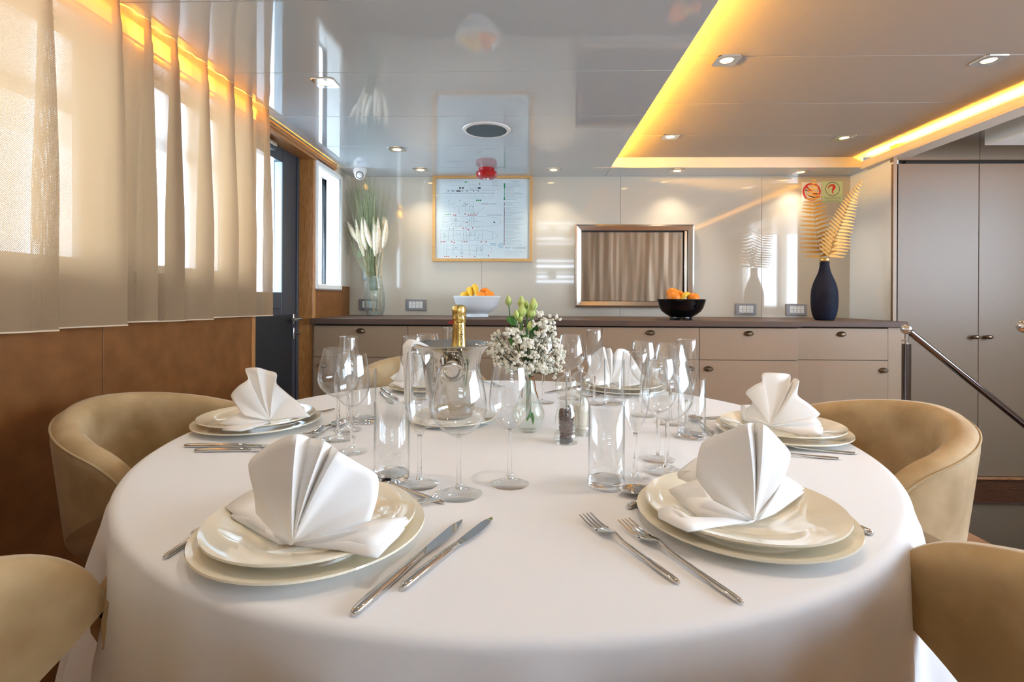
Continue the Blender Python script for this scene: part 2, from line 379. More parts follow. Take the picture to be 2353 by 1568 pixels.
# window units
def window(name, y0, y1, z0, z1, fm, w=.035):
    r = struct(empty(name, (XG, (y0+y1)/2, z0)))
    c = r.location; g = G()
    a, b, h = y0-c.y, y1-c.y, z1-z0
    g.box(-.02, .012, a, a+w, 0, h); g.box(-.02, .012, b-w, b, 0, h); g.box(-.02, .012, a+w, b-w, 0, w); g.box(-.02, .012, a+w, b-w, h-w, h)
    g.obj('window_frame', fm, r, bevel=.002)
    G().box(-.006, -.002, a+w, b-w, w, h-w).obj('window_pane', M['pane'], r, smooth=0)
    return r
window('window_1', W1[0], W1[1], ZS, Z1, M['whitep']); window('window_2', W2[0], W2[1], ZS, Z1, M['whitep'])
r = window('window_3', n0, n1, nz0, nz1, M['black'], .006)
g = G(); c = r.location; fw = .03; a, b, h = n0-c.y, n1-c.y, nz1-nz0; x = XL-c.x
for (q0, q1, q2, q3) in ((a-fw, a, -fw, h+fw), (b, b+fw, -fw, h+fw), (a, b, -fw, 0), (a, b, h, h+fw)): g.box(x, x+.014, q0, q1, q2, q3)
g.obj('window_surround', M['whitep'], r, bevel=.004)
g = G(); g.box(.013, x+.003, b-.004, b, 0, h); g.box(.013, x+.003, a, b, h-.004, h); g.box(.013, x+.003, a, b, 0, .004); g.obj('window_reveal', M['whitep'], r, smooth=0)
# door
XD = XL-.09
r = struct(empty('door_1', (XD, WD[0], 0)))
g0 = onx(644, 400, XD+.0).y-WD[0]-.0; dz0 = onx(640, 672, XD).z; dz1 = onx(645, 374, XD).z; L = WD[1]-WD[0]; gl0 = .10
g = G(); x0, x1 = -.035, .012
g.box(x0, x1, .0, gl0, .03, 1.93); g.box(x0, x1, g0+.0, L-.055, .03, 1.93); g.box(x0, x1, gl0, g0, .03, dz0); g.box(x0, x1, gl0, g0, dz1, 1.93)
g.obj('door_leaf', M['door'], r, bevel=.003)
G().box(x1+.0005, x1+.006, .03, L-.11, .06, .985).obj('lower_panel', M['doorlow'], r, bevel=.002)
g = G(); g.box(-.03, .02, L-.053, L-.03, 0, 1.945); g.box(-.03, .008, L-.028, L-.001, 0, 1.945); g.obj('door_frame', M['door'], r, bevel=.003)
g = G(); g.box(x0+.01, x1+.002, g0-.012, g0-.0005, dz0, dz1); g.obj('glazing_bead', mat('pale_blue_bead', (.40, .56, .66), .3), r, smooth=0)
G().box(-.020, -.014, gl0, g0-.012, dz0, dz1).obj('door_glass', M['pane'], r, smooth=0)
g = G(); g.tube([(x1+.010, g0+.005-.15, dz0-.085), (x1+.010, g0-.04, dz0-.085)], .005); g.box(x1, x1+.012, g0-.11, g0-.1, dz0-.092, dz0-.078); g.obj('hinge_pin', M['door'], r)
hp = onx(677, 733, XD+.02)
def handle(r):
    c = r.location; y, z = hp.y-c.y, hp.z-c.z
    k = G().box(.012, .020, y-.012, y+.014, z-.032, z+.030).obj('handle_plate', M['alu'], r, bevel=.004)
    G().tube([(.02, y, z), (.05, y, z), (.056, y-.006, z), (.056, y-.02, z)], .008).tube([(.056, y+.01, z), (.056, y-.1, z-.002)], .009).obj('door_handle', M['alu'], r)
    q = onx(677, 766, XD+.02); y, z = q.y-c.y, q.z-c.z
    G().box(.012, .020, y-.010, y+.012, z-.035, z+.035).obj('lock_plate', M['alu'], r, bevel=.006)
    G().lathe([(.0, 0), (.010, 0), (.011, .018), (.008, .03), (0, .03)], 12).obj('lock_knob', M['alu'], r, loc=(.02, y, z)).rotation_euler = (0, PI/2, 0)
handle(r)
q = onx(616, 330, XD+.03); c = r.location
k = G().box(.012, .05, -.055, .055, -.022, .022).obj('door_closer', M['door'], r, bevel=.008, loc=(0, q.y-c.y, q.z-c.z)); 
G().box(.045, .056, -.05, .05, -.004, .02).obj('closer_cover', M['chrome'], k, bevel=.004)
# oak door post and header
struct(G().box(XD-.03, XL+.004, WD[1], WD[1]+.040, 0, 1.955).obj('trim_5', M['oak'], bevel=.003))
struct(G().box(XD-.02, XL+.012, WD[0], 3.12, 1.928, 1.948).obj('trim_6', M['oakh'], bevel=.002))
struct(G().box(XL, XL+.022, WD[0]-.02, 3.42, 1.944, 1.960).box(XL+.018, XL+.022, WD[0]-.02, 3.42, 1.960, 1.974).obj('trim_7', M['oakh'], bevel=.002))
led(XL+.006, XL+.012, WD[0], 3.42, 1.9615, 1.966, M['ledl'], 'amber LED strip along the ceiling edge above the door')
led(XL+.010, XL+.018, 0.0, WD[0]-.03, 1.925, 1.974, M['ledc'], 'amber light strip glowing behind the curtain heading')
struct(G().box(XL+.0245, XL+.034, -.2, 3.40, 1.9695, 1.978).obj('trim_8', M['alu'], smooth=0))

# floor, stairwell, right part
SX = 2.08; SY0 = 2.2; SY1 = 3.2
g = G()
def planks(x0, x1, y0, y1):
    y = y0
    while y < y1-1e-4:
        e = min(y+.12, y1); g.box(x0, x1, y+.0006, e-.0006, -.02, 0); y = e
planks(XL-.1, SX, YR, YB); planks(SX, XR, YR, SY0)
struct(g.obj('floor', M['floor'], smooth=0))
g = G(); g.box(SX-.02, SX, SY0, SY1, -.9, -.021); g.box(SX-.02, XR, SY0-.02, SY0, -.9, -.021); g.box(SX, XR, SY0, SY1, -.93, -.9)
g.box(XL-.1, SX-.021, YR, YB, -.04, -.021); g.box(SX-.02, XR, YR, SY0-.021, -.04, -.021)
struct(g.obj('floor', M['seam'], smooth=0))
struct(G().box(SX, XR, SY1+.02, SY1+.05, -.9, -.15).obj('wall_right', M['closet'], smooth=0))
struct(G().box(SX, XR, SY1-.005, SY1+.05, -.148, -.001).obj('trim_9', M['darkwood'], bevel=.003))
struct(G().box(SX, XR, SY1-.02, SY1+.05, 0.0, .012).obj('trim_10', M['floor'], bevel=.002))
for k in range(4):
    r = struct(G().box(SX+.1+.27*k, SX+.37+.27*k, SY0+.01, SY1-.03, -.22-.2*k, -.19-.2*k).obj('floor', M['darkwood'], bevel=.004))
# closets
zt = ony(2150, 376, SY1).z; xm = ony(2249, 600, SY1).x; xa = ony(2052, 600, SY1).x; x2 = xm+(xm-xa)
struct(G().box(XNF, xa-.002, SY1-.003, SY1-.0005, 0.012, ZC).obj('trim_11', M['laminate'], bevel=.001))
t = empty('tall_cabinet', ((xa+x2)/2, SY1, .012)); c = t.location
G().box(xa+.09-c.x, x2-c.x, .022, .35, 0, zt+.02-c.z).obj('body', M['dark'], t, smooth=0)
for s, (a, b) in enumerate(((xa, xm-.0015), (xm+.0015, x2))):
    d = G().box(a-c.x, b-c.x, 0, .02, .003, zt-c.z).obj('door', M['closet'], t, bevel=.0015)
    kx, kz = ((2243, 2273)[s], 775); q = ony(kx, kz, SY1-.02)
    G().ball((0, 0, 0), .019, 14, 8).ball((0, .012, 0), .007, 8, 5).obj('knob', M['bronze'], d, loc=(q.x-c.x, -.02, q.z-c.z)).scale = (1.25, .8, .7)
tag(t, 'tall taupe two-door closet beyond the stair rail, round knobs at its middle', 'closet')
struct(G().box(XNF, xm-.001, SY1-.004, SY1+.06, zt+.022, 2.7).box(xm+.001, XR, SY1-.004, SY1+.06, zt+.022, 2.7).obj('wall_right', M['closet'], bevel=.001))
struct(G().box(x2+.002, XR, SY1-.002, SY1+.5, .012, zt+.02).obj('wall_right', M['closet'], smooth=0))
struct(G().box(CX1+.112, XR, YR, YB, 2.6, 2.64).box(CX1+.11, CX1+.13, YR, SY1, ZC+.05, 2.6).obj('ceiling', M['closet'], smooth=0))
# white bulkhead at far right
bq = onz(2262, 334, 1.955); bx = bq.x; by = bq.y
g = G(); g.box(bx, XR, .6, by, 1.955, 2.075); struct(g.obj('trim_12', M['whitep'], bevel=.002))
g = G(); g.box(bx-.004, XR, .6, by+.004, 2.078, 2.11); struct(g.obj('trim_13', M['niche'], bevel=.001))
# unseen rear and right walls, window openings sized to fill the room with daylight
g = G(); g.box(XL-.1, XR, YR-.1, YR, 0, 1.0); g.box(XL-.1, XR, YR-.1, YR, 1.9, 2.7); g.box(XL-.1, .2, YR-.1, YR, 1.0, 1.9); g.box(1.3, XR+.1, YR-.1, YR, 1.0, 1.9)
g.box(.2, 1.3, YR-.1, YR, 1.0, 1.40)
for z0_, z1_ in ((1.44, 1.49), (1.53, 1.585), (1.60, 1.69), (1.735, 1.80), (1.83, 1.9)): g.box(.2, 1.3, YR-.08, YR-.02, z0_, z1_)  # unseen louvre bars, added so the glossy back wall reflects bright streaks
for x_ in (.42, .95): g.box(x_, x_+.16, YR-.08, YR-.02, 1.49, 1.60)
struct(g.obj('wall_front', M['cream'], smooth=0))
g = G(); g.box(XR, XR+.1, YR, YB, -1, 1.0); g.box(XR, XR+.1, YR, YB, 2.3, 2.7); g.box(XR, XR+.1, YR, -1.8, 1.0, 2.3); g.box(XR, XR+.1, 2.2, YB, 1.0, 2.3)
for y in (-.5, .85): g.box(XR, XR+.1, y-.06, y+.06, 1.0, 2.3)
struct(g.obj('wall_right', M['cream'], smooth=0))
# side deck outside
struct(G().box(-2.9, XL-.2, -2, 5, 2.02, 2.08).box(-2.6, -2.2, -2, 5, 1.96, 2.02).obj('deck_roof', M['deckw'], smooth=0))
struct(G().box(-2.55, -2.5, -2, 5.5, 0, 1.0).box(-2.58, -2.45, -2, 5.5, 1.0, 1.03).box(-2.55, XL-.2, -2, 5.5, -.05, 0).obj('deck_bulwark', M['deckw'], smooth=0))

# ------------------------------------------------------------------ curtain
def curtain():
    nd = [-.15, .08, .28, .48, .70, .90, 1.09, onx(105, 760, -1.23).y, onx(268, 745, -1.23).y, onx(340, 745, -1.23).y, onx(403, 740, -1.23).y,
          onx(472, 735, -1.23).y, onx(530, 733, -1.23).y, onx(573, 728, -1.23).y, onx(612, 724, -1.23).y]
    pts = []
    for i in range(len(nd)-1):
        a, b = nd[i], nd[i+1]; L = b-a
        pts += [(a+.012, -1.0, i), (a+L*.30, -.35+R.uniform(-.2, .2), i), (a+L*.62, .25+R.uniform(-.25, .25), i), (b-.012, .85, i), (b+.006, 1.0, i), (b+.004, .55, i+.5), (b-.012, -.35, i+.5)]
    # smooth the profile
    P = []
    for i in range(len(pts)-1):
        p0 = pts[max(i-1, 0)]; p1 = pts[i]; p2 = pts[i+1]; p3 = pts[min(i+2, len(pts)-1)]
        for k in range(4):
            t = k/4; q = []
            for c in range(2):
                q.append(.5*((2*p1[c])+(-p0[c]+p2[c])*t+(2*p0[c]-5*p1[c]+4*p2[c]-p3[c])*t*t+(-p0[c]+3*p1[c]-3*p2[c]+p3[c])*t**3))
            P.append((q[0], q[1], p1[2]))
    hz = [R.uniform(-.006, .008) for _ in range(30)]
    rows = []; us = []; u = 0; prev = None
    for (y, a, i) in P:
        us.append(u)
        if prev: u += math.hypot(y-prev[0], (a-prev[1])*.03)
        prev = (y, a)
    zs = [1.979, 1.962, 1.94, 1.925, 1.91, 1.895, 1.875, 1.84, 1.79, 1.72, 1.62, 1.50, 1.38, 1.26, 1.15, 1.06, 1.02, 1.008, 1.002]
    for z in zs:
        t = (1.968-z)/.966; row = []
        for j, (y, a, i) in enumerate(P):
            A = .011+.026*min(1, t*1.6)
            x = -1.238+a*A
            x += .004*math.sin(y*95+2*math.sin(y*7))*max(0, 1-t*5)
            if .055 < 1.968-z < .10: x += .003
            zz = z+(hz[int(i)]+.012*a*0)*t
            yy = y+.010*math.sin(t*5+i)*t*(1-t)
            row.append((x, yy, zz))
        rows.append(row)
    g = G().grid(rows); o = g.obj('sheer_curtain', M['curtain'], clean=False, smooth=3)
    uvl = o.data.uv_layers.new(name='UVMap'); m = len(P); uv2 = o.data.uv_layers.new(name='Openness')
    def opn(y, z): return .08+sum(h_*math.exp(-((y-c_)/w_)**2) for c_, w_, h_ in ((1.27+.05*(z-1.3), .035, .75), (1.585, .022, .5), (1.69, .03, .75), (1.81, .025, .75), (1.965, .022, .75), (2.33, .05, .65)))
    for lp in o.data.loops:
        vi = lp.vertex_index; uvl.data[lp.index].uv = (us[vi % m], o.data.vertices[vi].co.z); uv2.data[lp.index].uv = (opn(o.data.vertices[vi].co.y, o.data.vertices[vi].co.z), 0)
    g = G().tube([Vector(p)+Vector((0, 0, -.002)) for p in rows[-1]], .0022, 5)
    g.obj('hem', mat('curtain_hem', (.66, .52, .38), .9), o)
    tag(o, 'sheer beige curtain hanging in pleats over the left windows', 'curtain')
curtain()

# ------------------------------------------------------------------ worktop and cabinets
ZK = .960; YF = 3.07; YF2 = 3.115; ths = .036
xs = [ony(p, 790, YF).x for p in (721, 937, 1158, 1383, 1607, 1835)]
xq = ony(1842, 745, YF-.02).x; xe = XNF-.003
g = G(); g.box(XL+.004, xq, YF-.02, YB-.001, ZK-ths, ZK); g.box(xq, xe, YF2-.02, YB-.001, ZK-ths, ZK)
tag(g.obj('worktop', M['counter'], bevel=.004), 'long dark brown stone worktop along the back wall', 'worktop')
zdr = ony(1300, 825, YF).z
labs = ['taupe base cabinet at the left end, beside the oak door post', 'taupe base cabinet second from the left, behind the steel wine bucket', 'taupe base cabinet behind the flowers, third from the left',
        'taupe base cabinet below the steel wall hatch, its lower door behind the glasses', 'taupe base cabinet under the right wall socket, knob at the upper left of its door', 'set-back taupe base cabinet at the right end under the navy vase']
def cabinet(a, b, yf, lab, knob):
    t = empty('base_cabinet', ((a+b)/2, yf, 0)); c = t.location; top = ZK-ths-.006
    G().box(a-c.x, b-c.x, .02, YB-yf-.02, 0.08, ZK-ths-.001).obj('body', M['dark'], t, smooth=0)
    G().box(a-c.x+.002, b-c.x-.002, .06, .10, 0, .08).obj('plinth', M['dark'], t, smooth=0)
    d = G().box(a-c.x+.0015, b-c.x-.0015, 0, .019, zdr+.0015, top-.002).obj('drawer', M['laminate'], t, bevel=.001)
    e = G().box(a-c.x+.0015, b-c.x-.0015, 0, .019, .09, zdr-.0015).obj('door', M['laminate'], t, bevel=.001)
    kz = ony(1300, 764, yf).z
    for par, x, z in ((d, 0, kz), (e, knob, ony(1627, 848, yf).z)):
        q = G().lathe([(0, -.022), (.010, -.0215), (.019, -.014), (.024, -.005), (.024, 0), (0, 0)], 16, sx=1.15, sy=.68)
        q.obj('knob', M['bronze'], par, loc=(x, 0, z)).rotation_euler = (-PI/2, 0, 0)
    return tag(t, lab, 'cabinet', 'base cabinets under the worktop')
for i in range(5):
    w_ = xs[i+1]-xs[i]; cabinet(xs[i], xs[i+1], YF, labs[i], -w_/2+.055 if i != 3 else w_/2-.055)
q = ony(2041, 790, YF2).x
cabinet(xs[5]+.0005, q, YF2, labs[5], (q-xs[5])/2-.028)
struct(G().box(q+.001, XNF, YF2+.002, YF2+.03, 0, ZK-ths-.001).obj('trim_14', M['laminate'], smooth=0))

# ------------------------------------------------------------------ ceiling fittings
def downlight(px, py, z, label, grp):
    p = onz(px, py, z); t = empty('downlight', (p.x, p.y, z))
    s = .048
    g = G(); n = 24; v = []; f = []
    for i in range(n):
        a = 2*PI*(i+.5)/n; ca, sa = math.cos(a), math.sin(a); k = s/max(abs(ca), abs(sa))
        v += [(ca*k, sa*k, -.0005), (ca*k*.97, sa*k*.97, -.004), (ca*.028, sa*.028, -.004), (ca*.025, sa*.025, -.002)]
    for i in range(n):
        j = (i+1) % n
        for q in range(3): f.append((4*i+q, 4*j+q, 4*j+q+1, 4*i+q+1))
    g.add(v, f).obj('bezel', M['chrome'], t, smooth=.3)
    G().lathe([(.0001, -.003), (.0245, -.003), (.0245, -.0012), (.0001, -.0012)], 20).obj('lamp', M['bulb'], t)
    l = bpy.data.lights.new('downlight_beam', 'SPOT'); l.energy = 5; l.color = (1, .84, .64); l.spot_size = 1.9; l.spot_blend = .8; l.shadow_soft_size = .02
    lo = bpy.data.objects.new('beam', l); COL.objects.link(lo); lo.location = (0, 0, -.012); lo.parent = t
    tag(t, label, 'downlight', grp)
A_ = 'downlights in the grey glossy ceiling'; B_ = 'downlights in the raised ceiling recess'
downlight(748, 190, ZC, 'square chrome downlight nearest the curtain, above the door', A_)
downlight(912, 343, ZC, 'square chrome downlight between camera dome and round speaker', A_)
downlight(966, 390, ZC, 'square chrome downlight just left of the framed plan', A_)
downlight(1272, 390, ZC, 'square chrome downlight just right of the framed plan', A_)
downlight(1556, 392, ZC, 'square chrome downlight above the steel wall hatch', A_)
downlight(1840, 395, ZC, 'square chrome downlight above the wall signs', A_)
downlight(1670, 138, ZP, 'near left downlight of the beige ceiling recess', B_)
downlight(2272, 138, ZP, 'near right downlight of the beige ceiling recess', B_)
downlight(1540, 314, ZP, 'far left downlight of the beige ceiling recess', B_)
downlight(1940, 316, ZP, 'far right downlight of the beige ceiling recess', B_)
def added_downlight(x, y, z, label, grp):  # extra downlights outside the view, added to brighten the table
    t0 = [o for o in COL.objects if o.name.startswith('downlight') and o.type == 'EMPTY'][0]
    t = dup(t0, (x, y, z)); t['label'] = label; t['group'] = grp
added_downlight(CX0+.28, .95, ZP, 'extra unseen downlight added in the ceiling recess to light the table, left', B_)
added_downlight(CX0+1.15, .95, ZP, 'extra unseen downlight added in the ceiling recess to light the table, right', B_)
added_downlight(-.85, .95, ZC, 'extra downlight added out of view to light the near left plates', A_)
added_downlight(.15, .75, ZC, 'extra downlight added out of view to light the near table edge', A_)
p = onz(1118, 298, ZC); t = empty('ceiling_speaker', (p.x, p.y, ZC))
G().lathe([(.108, -.001), (.108, -.008), (.112, -.010), (.125, -.006), (.128, -.0005)], 40, close=True).obj('rim', M['whitep'], t)
G().lathe([(.0001, -.007), (.108, -.007), (.108, -.001)], 40).obj('grille', M['grille'], t)
tag(t, 'round grey-blue loudspeaker in a white ring, flush in the ceiling', 'speaker')
# alarm bell
p = onz(1118, 388, ZC); t = empty('alarm_bell', (p.x, p.y, ZC))
G().lathe([(.055, -.0005), (.055, -.020), (.0001, -.020)], 28).obj('base', M['red'], t)
G().lathe([(.048, -.020), (.072, -.026), (.076, -.040), (.070, -.056), (.048, -.070), (.0001, -.074)], 36).obj('gong', M['red'], t)
G().lathe([(.026, -.0702), (.026, -.0755), (.008, -.0775), (.0001, -.079)], 20).obj('cap', M['chrome'], t)
tag(t, 'shiny red alarm bell under the ceiling in front of the framed plan', 'alarm bell')
# dome camera
p = onz(827, 388, ZC); t = empty('security_camera', (p.x, p.y, ZC))
G().lathe([(.045, -.0005), (.046, -.014), (.044, -.030), (.030, -.035), (.0001, -.036)], 28).obj('base', M['plastic'], t)
k = G().ball((0, 0, 0), .037, 20, 12).obj('ball_housing', M['plastic'], t, loc=(.004, -.012, -.042))
q = Vector((.25, -1, -.45)).normalized()
e = G().lathe([(.026, .026), (.023, .033), (.021, .030), (.0001, .028)], 20).obj('lens_window', M['black'], k); e.rotation_euler = q.to_track_quat('Z', 'Y').to_euler()
tag(t, 'white dome security camera on the ceiling above the dried grasses', 'camera')

# ------------------------------------------------------------------ evacuation plan
def plan():
    a = ony(995, 405, YB); b = ony(1223, 602, YB); x0, x1, z1, z0 = a.x, b.x, a.z, b.z
    cx = (x0+x1)/2; W = x1-x0; Hh = z1-z0; t = empty('framed_plan', (cx, YB, z0)); fw = .022
    g = G(); X0, X1 = -W/2, W/2
    def bar(p): # mitred
        v = []
        for y in (-.022, -.001): v += [(q[0], y, q[1]) for q in p]
        g.add(v, [(0, 1, 2, 3), (7, 6, 5, 4), (0, 4, 5, 1), (1, 5, 6, 2), (2, 6, 7, 3), (3, 7, 4, 0)])
    i0, i1, j0, j1 = X0+fw, X1-fw, fw, Hh-fw
    for p in (((X0, 0), (X1, 0), (i1, j0), (i0, j0)), ((i0, j1), (i1, j1), (X1, Hh), (X0, Hh)), ((X0, 0), (i0, j0), (i0, j1), (X0, Hh)), ((i1, j0), (X1, 0), (X1, Hh), (i1, j1))): bar(p)
    g.obj('frame', M['frame'], t, smooth=0)
    sh = G().box(i0, i1, -.008, -.002, j0, j1).obj('plan_sheet', M['paper'], t, smooth=0)
    U = lambda u, v: (i0+(i1-i0)*u, j1-(j1-j0)*v)     # u right, v down, 0..1
    Y = -.0088
    ln = G(); gr = G(); rd = G(); ik = G(); bl = G()
    def line(gg, u0, v0, u1, v1, w=.0009):
        p, q = Vector(U(u0, v0)), Vector(U(u1, v1)); d = (q-p); 
        if d.length < 1e-6: return
        n = Vector((-d.y, d.x)).normalized()*w/2
        gg.add([(p.x-n.x, Y, p.y-n.y), (q.x-n.x, Y, q.y-n.y), (q.x+n.x, Y, q.y+n.y), (p.x+n.x, Y, p.y+n.y)], [(0, 1, 2, 3)])
    def sq(gg, u, v, s=.008):
        x, z = U(u, v); gg.add([(x-s/2, Y-.0002, z-s/2), (x+s/2, Y-.0002, z-s/2), (x+s/2, Y-.0002, z+s/2), (x-s/2, Y-.0002, z+s/2)], [(0, 1, 2, 3)])
    def rect(gg, u0, v0, u1, v1, w=.0009):
        line(gg, u0, v0, u1, v0, w); line(gg, u1, v0, u1, v1, w); line(gg, u1, v1, u0, v1, w); line(gg, u0, v1, u0, v0, w)
    r = random.Random(3)
    # side elevation
    line(ln, .07, .18, .62, .18, .0022); line(ln, .10, .085, .70, .085); line(ln, .12, .145, .62, .145, .0014); line(ln, .10, .13, .70, .13); rect(ln, .36, .07, .43, .115)
    rect(ln, .12, .145, .62, .18); line(ln, .09, .245, .60, .245)
    for u in (.16, .22, .28, .36, .42, .50, .56): line(ln, u, .18, u, .225)
    line(ln, .09, .225, .60, .225); line(ln, .60, .225, .62, .18); line(ln, .60, .18, .60, .245)
    for u in (.25, .28, .45, .46): line(ik, u, .115, u+.02, .115, .010)
    line(ik, .22, .153, .265, .153, .009)
    for u in (.13, .17, .19, .28, .33, .40, .45): line(ik, u, .153, u+.008, .153, .008)
    for k in range(3): rect(ln, .37+.01*k, .115, .44+.01*k, .14)
    # deck outlines
    def deck(v0, v1, u0, u1, bow, cells):
        line(ln, u0, v0, u1, v0); line(ln, u0, v1, u1, v1); line(ln, u0, v0, u0, v1); pv = None
        for k in range(13):
            s = k/12; a_ = PI/2-PI*s; p = (u1+(bow-u1)*math.cos(a_), (v0+v1)/2-(v1-v0)/2*math.sin(a_))
            if pv: line(ln, *pv, *p)
            pv = p
        for u in cells: line(ln, u, v0, u, v1, .0013)
        line(ln, u0, (v0+v1)/2, u1, (v0+v1)/2, .0006)
        for _ in range(26):
            u = r.uniform(u0+.02, u1); v = r.uniform(v0+.01, v1-.01); k = r.random()
            if k < .45: rect(ln, u, v, u+r.uniform(.01, .035), v+r.uniform(.008, .02), .0006)
            else: sq(gr if k < .75 else ik, u, v, .0035)
    deck(.29, .41, .10, .40, .52, (.32, .36, .405)); deck(.47, .60, .08, .48, .70, (.21, .22, .36, .385, .41))
    deck(.65, .77, .05, .50, .66, (.14, .19, .30, .33, .36, .42, .50, .61)); deck(.83, .955, .09, .50, .60, (.12, .19, .28, .36, .44, .50))
    for u, v in ((.32, .04), (.46, .27), (.48, .27), (.44, .27)): sq(gr, u, v, .011)
    for u, v in ((.255, .27), (.255, .43), (.34, .04), (.145, .27), (.10, .445), (.12, .445), (.135, .445), (.155, .445), (.09, .69), (.098, .722), (.38, .43), (.40, .43), (.15, .63), (.19, .63)): sq(gr, u, v, .006)
    for u, v in ((.195, .455), (.215, .455), (.35, .455), (.37, .455), (.39, .455), (.41, .455), (.432, .455), (.315, .44), (.335, .55), (.295, .62), (.325, .62), (.35, .635), (.395, .615), (.06, .79), (.083, .79), (.10, .79), (.175, .79),
                 (.20, .80), (.285, .79), (.31, .79), (.335, .79), (.49, .79), (.54, .79), (.10, .975), (.12, .975), (.14, .975), (.225, .975), (.285, .975), (.42, .975), (.565, .965)): sq(rd, u, v, .0075)
    for u, v in ((.47, .055), (.47, .07), (.42, .43), (.45, .43), (.335, .32), (.62, .545), (.63, .54), (.63, .55)): sq(ik, u, v, .006)
    # legend column and text rows
    for k in range(52):
        v = .065+k*.0148
        if .26 < v < .30 or .335 < v < .36: continue
        line(ln, .745, v, .745+r.uniform(.06, .20), v, .0016)
        gg = gr if v < .28 else (rd if r.random() < .35 else ik)
        sq(gg, .733, v, .010 if v < .12 or .24 < v < .28 else .0055)
    for k in range(7): line(ln, .60, .025+k*.011, .60+r.uniform(.04, .09), .025+k*.011, .001)
    rect(ln, .60, .018, .70, .10, .0006); line(ln, .79, .028, .89, .028, .002); line(ln, .81, .04, .88, .04, .002)
    for k in range(6): line(ln, .74, .90+k*.013, .74+r.uniform(.15, .23), .90+k*.013, .0009)
    line(bl, .585, .815, .65, .815, .004); line(bl, .585, .83, .65, .83, .004); 
    for k in range(12):
        a_ = 2*PI*k/12; b_ = 2*PI*(k+1)/12; line(bl, .70+.026*math.cos(a_), .835+.032*math.sin(a_), .70+.026*math.cos(b_), .835+.032*math.sin(b_), .003)
    for k in range(4): line(bl, .685, .82+k*.01, .715, .82+k*.01, .002)
    x, z = U(.858, .865); ln.add(*textg('M/V "SUZANA"', .0245, (1, 0, 0), (0, 0, 1), (x, Y, z)))
    x, z = U(.57, .315); ln.add(*textg('GORNJA PALUBA', .014, (1, 0, 0), (0, 0, 1), (x, Y, z)))
    x, z = U(.63, .455); ln.add(*textg('GLAVNA PALUBA', .014, (1, 0, 0), (0, 0, 1), (x, Y, z)))
    for gg, nm, m in ((ln, 'line_drawing', 'greyp'), (gr, 'green_symbols', 'greenp'), (rd, 'red_symbols', 'redp'), (ik, 'black_symbols', 'ink'), (bl, 'blue_stamp', 'bluep')):
        gg.obj(nm, M[m], sh, smooth=0, clean=False)['kind'] = 'stuff'
    G().add([(i0, -.012, j0), (i1, -.012, j0), (i1, -.012, j1), (i0, -.012, j1)], [(0, 1, 2, 3)]).obj('cover_glass', M['pane'], t, smooth=0)
    tag(t, 'large ship safety plan in a pale wooden frame on the back wall', 'framed plan')
plan()
# ------------------------------------------------------------------ steel hatch
def hatch():
    a = ony(1321, 518, YB); b = ony(1590, 707, YB); x0, x1, z1, z0 = a.x, b.x, a.z, b.z; W = x1-x0; Hh = z1-z0
    t = empty('steel_hatch', ((x0+x1)/2, YB, z0)); g = G(); w_ = .042
    o = [(-W/2, 0), (W/2, 0), (W/2, Hh), (-W/2, Hh)]; i = [(-W/2+w_, w_), (W/2-w_, w_), (W/2-w_, Hh-w_), (-W/2+w_, Hh-w_)]
    v = [(p[0], -.001, p[1]) for p in o]+[(p[0], -.045, p[1]) for p in o]
    m = [(-W/2+.012, .012), (W/2-.012, .012), (W/2-.012, Hh-.012), (-W/2+.012, Hh-.012)]
    v += [(p[0], -.050, p[1]) for p in m]+[(p[0], -.038, p[1]) for p in i]+[(p[0], -.004, p[1]) for p in i]
    f = []
    for l_ in range(4):
        for k in range(4): j = (k+1) % 4; f.append((4*l_+k, 4*l_+j, 4*l_+4+j, 4*l_+4+k))
    g.add(v, f).obj('frame', M['steelf'], t, smooth=.2)
    G().box(-W/2+w_+.001, W/2-w_-.030, -.012, -.003, w_+.004, Hh-w_-.010).obj('shutter', M['steel'], t, smooth=0)
    g = G(); g.box(-W/2+w_+.001, W/2-w_-.001, -.0035, -.002, w_+.001, Hh-w_-.001).obj('dark_gap', M['dark'], t, smooth=0)
    G().box(W/2-w_-.022, W/2-w_-.002, -.026, -.004, w_+.001, Hh-w_-.001).obj('side_rail', M['steelf'], t, bevel=.002)
    tag(t, 'framed brushed steel serving hatch in the back wall, closed', 'hatch')
hatch()
# ------------------------------------------------------------------ sockets
def socket(px, py, label, double=True):
    p = ony(px, py, YB); t = empty('wall_socket', (p.x, YB, p.z))
    G().box(-.075, .075, -.010, -.0005, -.042, .042).obj('cover_plate', M['greyplate'], t, bevel=.004)
    for s in (-1, 1):
        x = s*.026
        k = G().box(x-.0245, x+.0245, -.0135, -.010, -.025, .025).obj('socket_insert', M['plastic'], t, bevel=.001)
        G().lathe([(.0195, 0), (.0195, .0012), (.017, .0012), (.0165, .0002), (.0001, .0002)], 20).obj('recess_ring', M['whitep'], k, loc=(x, -.0136, 0)).rotation_euler = (PI/2, 0, 0)
        g = G()
        for q in (-.008, 0, .008): g.box(x+q-.002, x+q+.002, -.0145, -.0139, -.002, .002)
        g.box(x-.003, x+.003, -.0150, -.0145, .013, .018); g.box(x-.003, x+.003, -.0150, -.0145, -.018, -.013)
        g.obj('contacts', M['black'], k, smooth=0)
    tag(t, label, 'socket', 'wall sockets above the worktop')
socket(849, 700, 'grey double socket behind the crackle glass vase')
socket(956, 701, 'grey double wall socket left of the white fruit bowl')
socket(1713, 711, 'grey double wall socket right of the black fruit bowl')
socket(1829, 712, 'grey double wall socket beside the navy vase')
p = ony(842, 631, YB); t = empty('light_switch', (p.x, YB, p.z))
